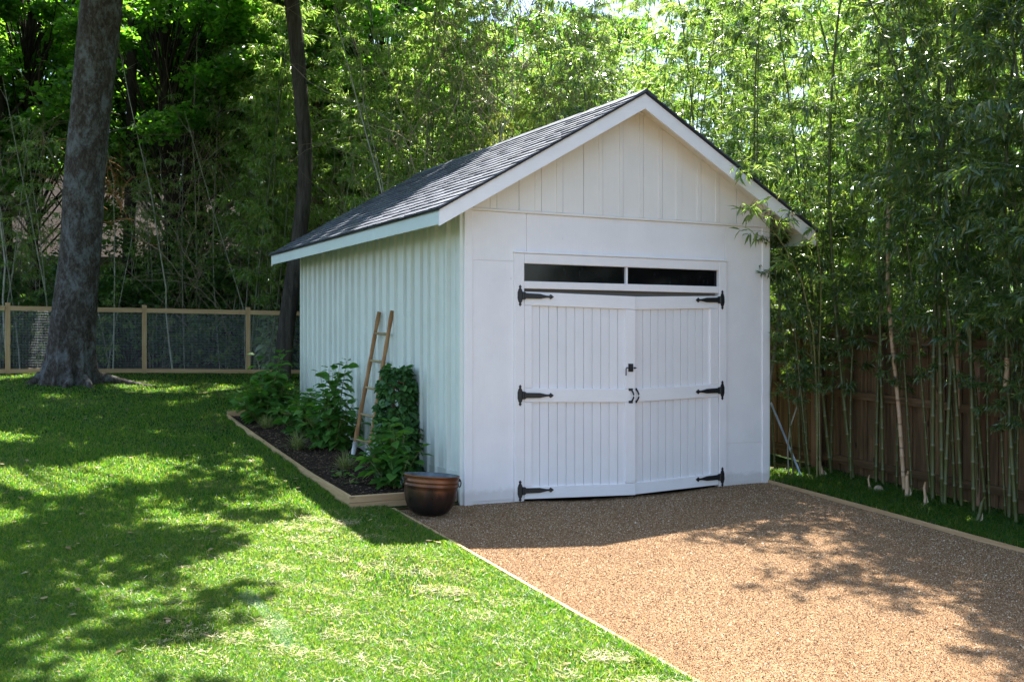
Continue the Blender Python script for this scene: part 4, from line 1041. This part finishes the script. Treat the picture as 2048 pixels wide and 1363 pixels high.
for k, (x, D, s_, i) in enumerate([(-15.5, 30, 1, 0), (-12.2, 28.5, .95, 1), (-9.4, 31, 1.0, 2), (-6.6, 29.5, 1.0, 0), (-4.2, 32, .95, 1), (-1.5, 33, .9, 2), (-17.5, 34, 1.1, 1), (-11, 36, 1.1, 0), (-8.2, 26.4, .95, 1), (-13.8, 25.8, .95, 2), (-3.2, 27.2, .9, 0), (-5.4, 35, 1.1, 2), (-14.5, 38, 1.2, 1), (.8, 29, .8, 2)]):
    put(mk[i], x, D, 'bright green broadleaf tree beyond the wire fence', GT, s_, world=True)
for k, (x, D, s_, i) in enumerate([(2.5, 34, .85, 0), (8, 33, .85, 1), (14, 30, .9, 2), (9.5, 24.5, .7, 1), (12.5, 22, .7, 0), (15, 25, .8, 2)]):
    put(mk[i], x, D, 'broadleaf tree standing behind the bamboo grove', 'trees behind the bamboo grove', s_, world=True)
for k in range(15):
    put(mk[k % 3], -42 + k * 6 + rng.uniform(-2, 2), rng.uniform(50, 62), 'distant tree closing the view', 'distant trees closing the view', rng.uniform(.8, 1.05), world=True)
# understorey shrubs
def shrub(seed, h, rad, n_, L_, mat, tpl=OVATE):
    r = np.random.default_rng(seed); root = empty('shrub'); lv = MB(); b = MB()
    for k in range(26):
        a = r.uniform(0, 6.28); q = rad * math.sqrt(r.random()); z = h * r.uniform(.15, 1) * (1 - .35 * (q / rad) ** 2); c = np.array([q * math.cos(a), q * math.sin(a), z])
        b.tube([(0, 0, 0), c * .5 + [0, 0, .1], c], [.014, .009, .004], 4, False); clump(lv, c, .34, n_ // 26, L_, r, tpl, .8)
    b.build('stem', M['bark_far'], root); lv.build('foliage', M[mat], root); tag(root, 'shrub', 'shrub'); return Kind(root)
sk = [shrub(800, 1.6, 1.0, 3600, .07, 'leaf_under', MAPLE), shrub(801, 2.4, 1.1, 4800, .075, 'leaf_under', MAPLE), shrub(802, 1.1, 1.2, 3200, .06, 'leaf_under', MAPLE)]
for k in range(60):
    x = -16.5 + k * .28 + rng.uniform(-.5, .5); D = 24.6 + (x + 9) * .14 + rng.random() ** 1.4 * 6
    put(sk[rng.integers(0, 3)], x, D, 'dense shaded shrub beyond the wire fence', 'undergrowth shrubs beyond the wire fence', rng.uniform(.8, 1.7), world=True)
for k in range(26):
    a = rng.uniform(7.0, 12); c = rng.uniform(-3, 10)
    put(sk[rng.integers(0, 3)], a, c, 'dense green shrub beyond the brown fence', 'undergrowth shrubs beyond the brown fence', rng.uniform(.8, 1.2))
for k in range(16):
    put(sk[1], rng.uniform(9, 13), -6 + k * 1.0, 'dense green shrub beyond the brown fence', 'undergrowth shrubs beyond the brown fence', rng.uniform(1.3, 1.9))
for k in range(30):
    x = -18 + k * 1.0; put(sk[k % 3], x, rng.uniform(33, 38), 'dense dark shrub far behind the thicket', 'far shrubs behind the thicket', rng.uniform(1.3, 2.0), world=True)
o = hydrangea(1.25, .30, 9, .24, 77, 1, 'leaf_pale'); o.name = 'broadleaf_plant'; o.location = (-4.95 * 23.6 / 22.5, 23.6, float(G(-5.1, 23.6))); tag(o, 'sunlit plant with large pale leaves behind the wire mesh by the dark trunk', 'plant')

# vines, bare stems, snags
def tangle(seed, n_, w_, h_, mat='vine', rad=.006):
    r = np.random.default_rng(seed); root = empty('vine_tangle'); b = MB()
    for k in range(n_):
        p = np.array([r.normal(0, w_ * .5), r.normal(0, .5), r.uniform(0, h_ * .8)]); d = unit(np.array([r.normal(0, .35), r.normal(0, .3), 1.0])); pts = [p]
        for q in range(9): d = unit(d + r.normal(0, .25, 3) + [0, 0, -.03 * q]); pts.append(pts[-1] + d * h_ * .07)
        b.tube(pts, np.linspace(rad * r.uniform(.6, 1.5), rad * .4, 10), 4, False)
        for q in range(4):
            s_ = pts[r.integers(2, 9)]; dd = unit(r.normal(0, 1, 3) + [0, 0, -.2]); e_ = s_ + dd * r.uniform(.2, .6); b.tube([s_, (s_ + e_) / 2 + [0, 0, .05], e_], rad * .35, 3, False)
    b.build('stem', M[mat], root); n2 = n_ * 12
    lv = MB(); p = np.stack([r.normal(0, w_ * .5, n2), r.normal(0, .5, n2), r.uniform(h_ * .1, h_ * .95, n2)], 1); leaves(lv, LANCE, p, rdir(n2, -1, .2, r), .09, .018); lv.build('dry_leaves', M['leaf_dead'], root)
    return root
for k, (x, D, z, w_, h_, lab) in enumerate([(0.05, 18.7, 2.2, 1.0, 6.2, 'brown dead vine tangle above the middle of the shed roof'), (-5.1, 25.0, .9, .8, 5.2, 'brown vine tangle hanging beside the dark trunk'),
        (-2.9, 24.0, 1.2, .7, 5.5, 'grey brown vine tangle rising behind the eave of the shed'), (1.15, 19.2, 3.2, .7, 4.5, 'brown vine tangle left of the shed roof peak'), (-11.2, 25.0, 1.0, .9, 6.0, 'pale twiggy tangle behind the big trunk'), (-6.9, 24.6, 1.0, 1.0, 5.4, 'grey twiggy tangle midway between the two lawn trees'), (-1.35, 18.9, 1.4, .7, 5.8, 'pale dry tangle over the left end of the shed ridge'), (-13.4, 24.4, 1.0, .9, 5.6, 'pale twiggy tangle at the frame edge beyond the fence')]):
    o = tangle(900 + k, (90, 70, 50, 50, 55, 60, 50, 55)[k], w_, h_); o.location = (x, D, z); tag(o, lab, 'vine', 'dead vine tangles')
o = tangle(950, 16, .25, 2.6, 'rusttwig', .008); o.name = 'dead_branch'; o.location = (-7.95, 23.8, 3.6); o.rotation_euler = (0, R(-28), 0); tag(o, 'rust brown dead branch drooping in the thicket beside the big trunk', 'dead branch')
def stem(seed, h, r0, mat):
    r = np.random.default_rng(seed); root = empty('bare_sapling'); b = MB(); P = [np.zeros(3)]; d = np.array([0, 0, 1.])
    for q in range(12): d = unit(d + r.normal(0, .05, 3) * [1, 1, 0]); P.append(P[-1] + d * h / 12)
    b.tube(P, np.linspace(r0, r0 * .3, 13), 6)
    for q in range(8):
        s_ = P[r.integers(4, 12)]; e_ = s_ + unit(r.normal(0, 1, 3) + [0, 0, .8]) * r.uniform(.3, .9); b.tube([s_, (s_ + e_) / 2, e_], [r0 * .3, r0 * .2, .002], 4, False)
    b.build('stem', M[mat], root, True); tag(root, 'sapling', 'sapling'); return Kind(root)
stk = [stem(1, 8.5, .022, 'palestem'), stem(2, 7, .016, 'palestem'), stem(3, 9.5, .028, 'palestem')]
for k, (px_, D) in enumerate([(40, 24), (75, 25), (112, 24.4), (226, 24), (300, 25.5), (345, 24.2), (455, 24.6), (492, 24), (640, 24.5), (690, 23.8), (862, 22), (900, 21.5), (735, 23), (1105, 20), (15, 23.5), (395, 26), (815, 19.5), (840, 18.8), (985, 18.2), (1020, 18.6), (1065, 18.3), (1150, 18.8), (1190, 19.3), (925, 18.5), (760, 20.5), (665, 21.8), (520, 24.4), (560, 25)]):
    put(stk[k % 3], (px_ - 1024) / 2175 * D, D, 'tall bare grey sapling stem in the thicket', 'bare sapling stems in the thicket', rng.uniform(.6, 1.0), (rng.normal(0, .03), rng.normal(0, .05)), world=True)
def snag(x, D, h, r0, lean, mat, lab):
    root = empty('old_tree', (x, D, float(G(x, D)) - .1)); P = [(lean * t ** 1.2 + .08 * math.sin(t * 5), 0, h * t) for t in np.linspace(0, 1, 12)]
    MB().tube(P, np.linspace(r0, r0 * .6, 12), 12).build('trunk', M[mat], root, True)
    b = MB()
    for q in range(4):
        t = .5 + .12 * q; s_ = np.array([lean * t ** 1.2, 0, h * t]); e_ = s_ + np.array([(-1) ** q * 1.6, rng.normal(0, .5), 1.8]); b.tube([s_, (s_ + e_) / 2 + [0, 0, -.15], e_ + [0, 0, .3]], [r0 * .3, r0 * .22, .02], 7)
    b.build('branch', M[mat], root, True); tag(root, lab, 'tree')
snag(-5.55, 26.5, 8.3, .17, -.7, 'bark_brown', 'shaggy brown trunk rising just left of the wavy dark trunk')
snag(-5.0, 27.6, 12, .2, -.1, 'bark_brown', 'vine wrapped brown trunk directly behind the wavy dark trunk')
snag(-9.6, 26.8, 12, .16, .4, 'bark_far', 'dark forking trunk in the thicket right of the big grey tree')
snag(-12.6, 27.2, 12, .15, -.5, 'bark_far', 'dark trunk in the thicket left of the big grey tree')
snag(5.9, 27, 13, .2, .3, 'bark_far', 'dark trunk rising behind the bamboo right of the roof peak')

# neighbours' house
hs = empty('brick_house', (-14.2, 44, 1.0), R(4)); tag(hs, 'neighbouring house with brown shingle roof glimpsed through the thicket', 'house')
MB().box(-7.5, 7.5, 0, 8, 0, 3.8).build('wall', M['housewall'], hs)
b = MB(); b.prism([(-.6, 3.75), (4, 7.6), (8.6, 3.75), (8.6, 3.95), (4, 7.85), (-.6, 3.95)], 'x', -8, 8); b.build('roof', M['houseroof'], hs)
for x in (-5, -1.5, 2.5, 5.5):
    o = MB().box(x, x + 1.1, -.05, -.002, 1.2, 2.6).build('window', M['white'], hs); MB().box(x + .08, x + 1.02, -.06, -.051, 1.28, 2.52).build('pane', M['glass'], o)

# ------------------------------------------------------------------ grass, straw, netting
GB = (np.array([[-.5, 0, 0], [.5, 0, 0], [-.36, .0, .5], [.36, .0, .5], [0, 0, 1.0]]), None)
def grass(n_, area, mat, name, label, h0=.045, dens=1.6, seed=1, bias=None):
    r = np.random.default_rng(seed); x, y = area(r, n_ * 3); D = y
    p = (6.0 / np.maximum(D, 5.5)) ** dens; k = r.random(len(x)) < p
    x, y = x[k][:n_], y[k][:n_]; n = len(x); d_ = np.stack([x, y], 1) - FL; a, c = d_ @ EV, d_ @ VV
    patch = .5 + .5 * np.sin(a * 2.1 + 1.7 * np.sin(c * 1.3)) * np.sin(c * 1.9 + a * .6)
    h = h0 * r.uniform(.5, 1.3, n) * (.75 + .4 * patch); wd = .0013 + .00022 * y
    z = lawn_z(a, c); th = r.uniform(0, 6.28, n); ln = r.normal(.35, .25, n); l2 = r.uniform(0, 6.28, n)
    ax = np.stack([np.cos(th), np.sin(th), 0 * th], 1) * wd[:, None]
    up = unit(np.stack([np.cos(l2) * ln, np.sin(l2) * ln, np.ones(n)], 1)); P0 = np.stack([x, y, z - .003], 1)
    bend = np.stack([np.cos(l2), np.sin(l2), 0 * l2 - .35], 1) * (h * r.uniform(.1, .7, n))[:, None]
    v = np.stack([P0 - ax, P0 + ax, P0 + up * (h * .55)[:, None] - ax * .8, P0 + up * (h * .55)[:, None] + ax * .8, P0 + up * h[:, None] + bend], 1)
    f4 = np.array([[0, 1, 3, 2]])[None] + (np.arange(n) * 5)[:, None, None]; f3 = np.array([[2, 3, 4]])[None] + (np.arange(n) * 5)[:, None, None]
    b = MB(); b.v.append(v.reshape(-1, 3).astype(np.float32)); b.n = n * 5; b.f[4].append(f4.reshape(-1, 4).astype(np.int32)); b.f[3].append(f3.reshape(-1, 3).astype(np.int32))
    o = b.build(name, M[mat]); tag(o, label, 'grass', kind='stuff'); return o
def area_lawn(r, n_):
    D = 5.6 + 18 * r.random(n_) ** 1.25; x = r.uniform(-.53, .30, n_) * D; d_ = np.stack([x, D], 1) - FL; a, c = d_ @ EV, d_ @ VV
    k = (a < -.79) & ~((a > -1.15 + .02 * c) & (c > .09) & (c < 6.13)) | ((c > 6.2) & (a < 5))
    fl = np.interp(x, [p[0] for p in PW], [p[1] for p in PW]); k &= D < fl - .05
    dry = .5 + .5 * np.sin(a * 1.9 + 2 * np.sin(c * .8)) * np.sin(c * 1.4 + a); sunny = (c < -.3) & (a > -3.4)
    k &= ~(sunny & (dry > .80) & (r.random(n_) < .7))
    k &= ((x + 8.0) ** 2 + (D - 19.6) ** 2 > .40)
    return x[k], D[k]
def area_dry(r, n_):
    x, y = area_lawn(r, n_); d_ = np.stack([x, y], 1) - FL; a, c = d_ @ EV, d_ @ VV
    k = r.random(len(x)) < np.clip(np.exp(-((a + 2.0) / 1.9) ** 2) * (c < .2), .03, 1); return x[k], y[k]
def area_strip(r, n_):
    a = r.uniform(3.85, 5.0, n_); c = r.uniform(-5, .4, n_) ; x = FL[0] + a * EV[0] + c * VV[0]; y = FL[1] + a * EV[1] + c * VV[1]; return x, y
grass(640000, area_lawn, 'grass', 'lawn_grass', 'short lush green lawn grass dappled with shade', .048)
grass(300000, area_dry, 'grass_dry', 'dry_grass', 'thin yellowed grass mixed into the sunny part of the lawn', .035, seed=2)
grass(42000, area_strip, 'grass', 'strip_grass', 'green grass on the strip between driveway and brown fence', .06, dens=.3, seed=3)
def area_edge(r, n_):
    k1 = n_ // 2; a = np.concatenate([-.835 - np.abs(r.normal(0, .03, k1)), bed_left(r.uniform(.1, 6, n_ - k1)) * 0 - 1.0]); c = np.concatenate([r.uniform(-7, -.1, k1), r.uniform(.05, 6.1, n_ - k1)])
    a[k1:] = bed_left(c[k1:]) - .045 - np.abs(r.normal(0, .03, n_ - k1))
    cl_ = .5 + .5 * np.sin(c * 7 + 2 * np.sin(c * 2.3)); k = r.random(n_) < cl_; a, c = a[k], c[k]
    return FL[0] + a * EV[0] + c * VV[0], FL[1] + a * EV[1] + c * VV[1]
grass(11000, area_edge, 'grass', 'edge_grass', 'longer tufts of grass growing against the timber edgings', .062, dens=.2, seed=5)
# straw
r = np.random.default_rng(9); X_, Y_ = [], []
mm = 4
pa = [(-1.43, -.49, .28, 700), (-1.36, -3.39, .25, 500), (-1.15, -4.5, .35, 1100), (-2.1, -1.2, .5, 700), (-2.3, -2.0, .4, 500), (-2.7, -3.3, .35, 500), (-1.9, -3.0, 1.0, 1300), (-2.6, -.3, .7, 400), (-1.6, -1.9, .5, 450), (-3.5, -1.5, 1.2, 500), (-1.2, -2.7, .2, 200), (-3.2, -3.0, 1.0, 900), (-1.8, -4.2, .6, 900)]
for a, c, s_, m_ in pa: X_.append(r.normal(a, s_, m_ * mm)); Y_.append(r.normal(c, s_ * 1.0, m_ * mm))
a = np.concatenate(X_); c = np.concatenate(Y_); pn = np.sin(a * 7 + 2 * np.sin(c * 5)) * np.sin(c * 6 - 1.5 * np.sin(a * 4)) + .6 * np.sin(a * 13 + c * 11)
k = (a < -.83) & (c < .06) & ((pn > .45) | (r.random(len(a)) < .05)); a, c = a[k], c[k]; n = len(a)
dirs = rdir(n, -.12, .25, r); ln = r.uniform(.012, .07, n)[:, None]; ax, ay, az = frames(dirs)
tv = np.array([[-1, 0, 0], [1, 0, 0], [1, 1, .05], [-1, 1, .05]]); wd = r.uniform(.0005, .0014, n)[:, None]
b = MB(); b.stamp(tv, np.array([[0, 1, 2, 3]]), np.stack([a, c, lawn_z(a, c) + r.uniform(.008, .035, n)], 1), ax * wd, ay * ln, az * ln)
o = b.build('straw', M['straw']); place_local(o); tag(o, 'loose pale straw scattered over the sunny lawn', 'straw', kind='stuff')
n = 900; a = np.concatenate([r.uniform(-.7, 3.7, n // 3), r.normal(4.45, .22, n * 2 // 3)]); c = np.concatenate([r.uniform(-7, -.1, n // 3), r.normal(.1, .7, n * 2 // 3)])
n = len(a); ax, ay, az = frames(rdir(n, -.15, .3, r)); ln = r.uniform(.03, .11, n)[:, None]; wd = r.uniform(.002, .006, n)[:, None]
z_ = np.where(a < 3.8, drive_z(a, c), lawn_z(a, c)) + .012; kk = ~((a < 3.8) & (r.random(n) < .45))
b = MB(); b.stamp(LANCE[0] * [1, 1, .4], LANCE[1], np.stack([a, c, z_], 1)[kk], (ax * wd * 2.2)[kk], (ay * ln)[kk], (az * ln)[kk])
nl = 260; a2 = r.uniform(-5.5, -.9, nl); c2_ = r.uniform(-4.8, 9, nl); x3, y3, z3 = frames(rdir(nl, -.2, .3, r)); l3 = r.uniform(.03, .07, nl)[:, None]
kl = ~((a2 > -1.2) & (c2_ > 0)); b.stamp(MAPLE[0], np.array([[0, 5, 1], [1, 5, 4], [1, 4, 2], [2, 4, 3]]), np.stack([a2, c2_, lawn_z(a2, c2_) + .035], 1)[kl], (x3 * l3 * .7)[kl], (y3 * l3)[kl], (z3 * l3)[kl])
o = b.build('dry_leaves', M['leaf_dead']); place_local(o); tag(o, 'dry leaves scattered over the lawn, gravel and shed corner', 'leaf litter', kind='stuff')
# erosion netting scraps
def netting(a0, c0, a1, c1, wd, label):
    b = MB(); L_ = math.hypot(a1 - a0, c1 - c0); ux, uy = (a1 - a0) / L_, (c1 - c0) / L_; nx_, ny_ = -uy, ux
    def P(s_, t):
        a = a0 + ux * s_ + nx_ * (t + .04 * math.sin(s_ * 4)); c = c0 + uy * s_ + ny_ * (t + .04 * math.sin(s_ * 4)); return (a, c, float(lawn_z(a, c)) + .032 + .012 * math.sin(s_ * 9 + t * 30))
    for t in np.arange(-wd / 2, wd / 2, .022): b.tube([P(s_, t) for s_ in np.linspace(0, L_, 40)], .0003, 3, False)
    for s_ in np.arange(0, L_, .03): b.tube([P(s_, t) for t in np.linspace(-wd / 2, wd / 2, 5)], .0003, 3, False)
    o = b.build('erosion_netting', M['net']); place_local(o); tag(o, label, 'netting')
netting(-2.72, -2.3, -2.64, -3.5, .13, 'long strip of pale green plastic netting lying in the lawn')
print('objects', len(bpy.data.objects))
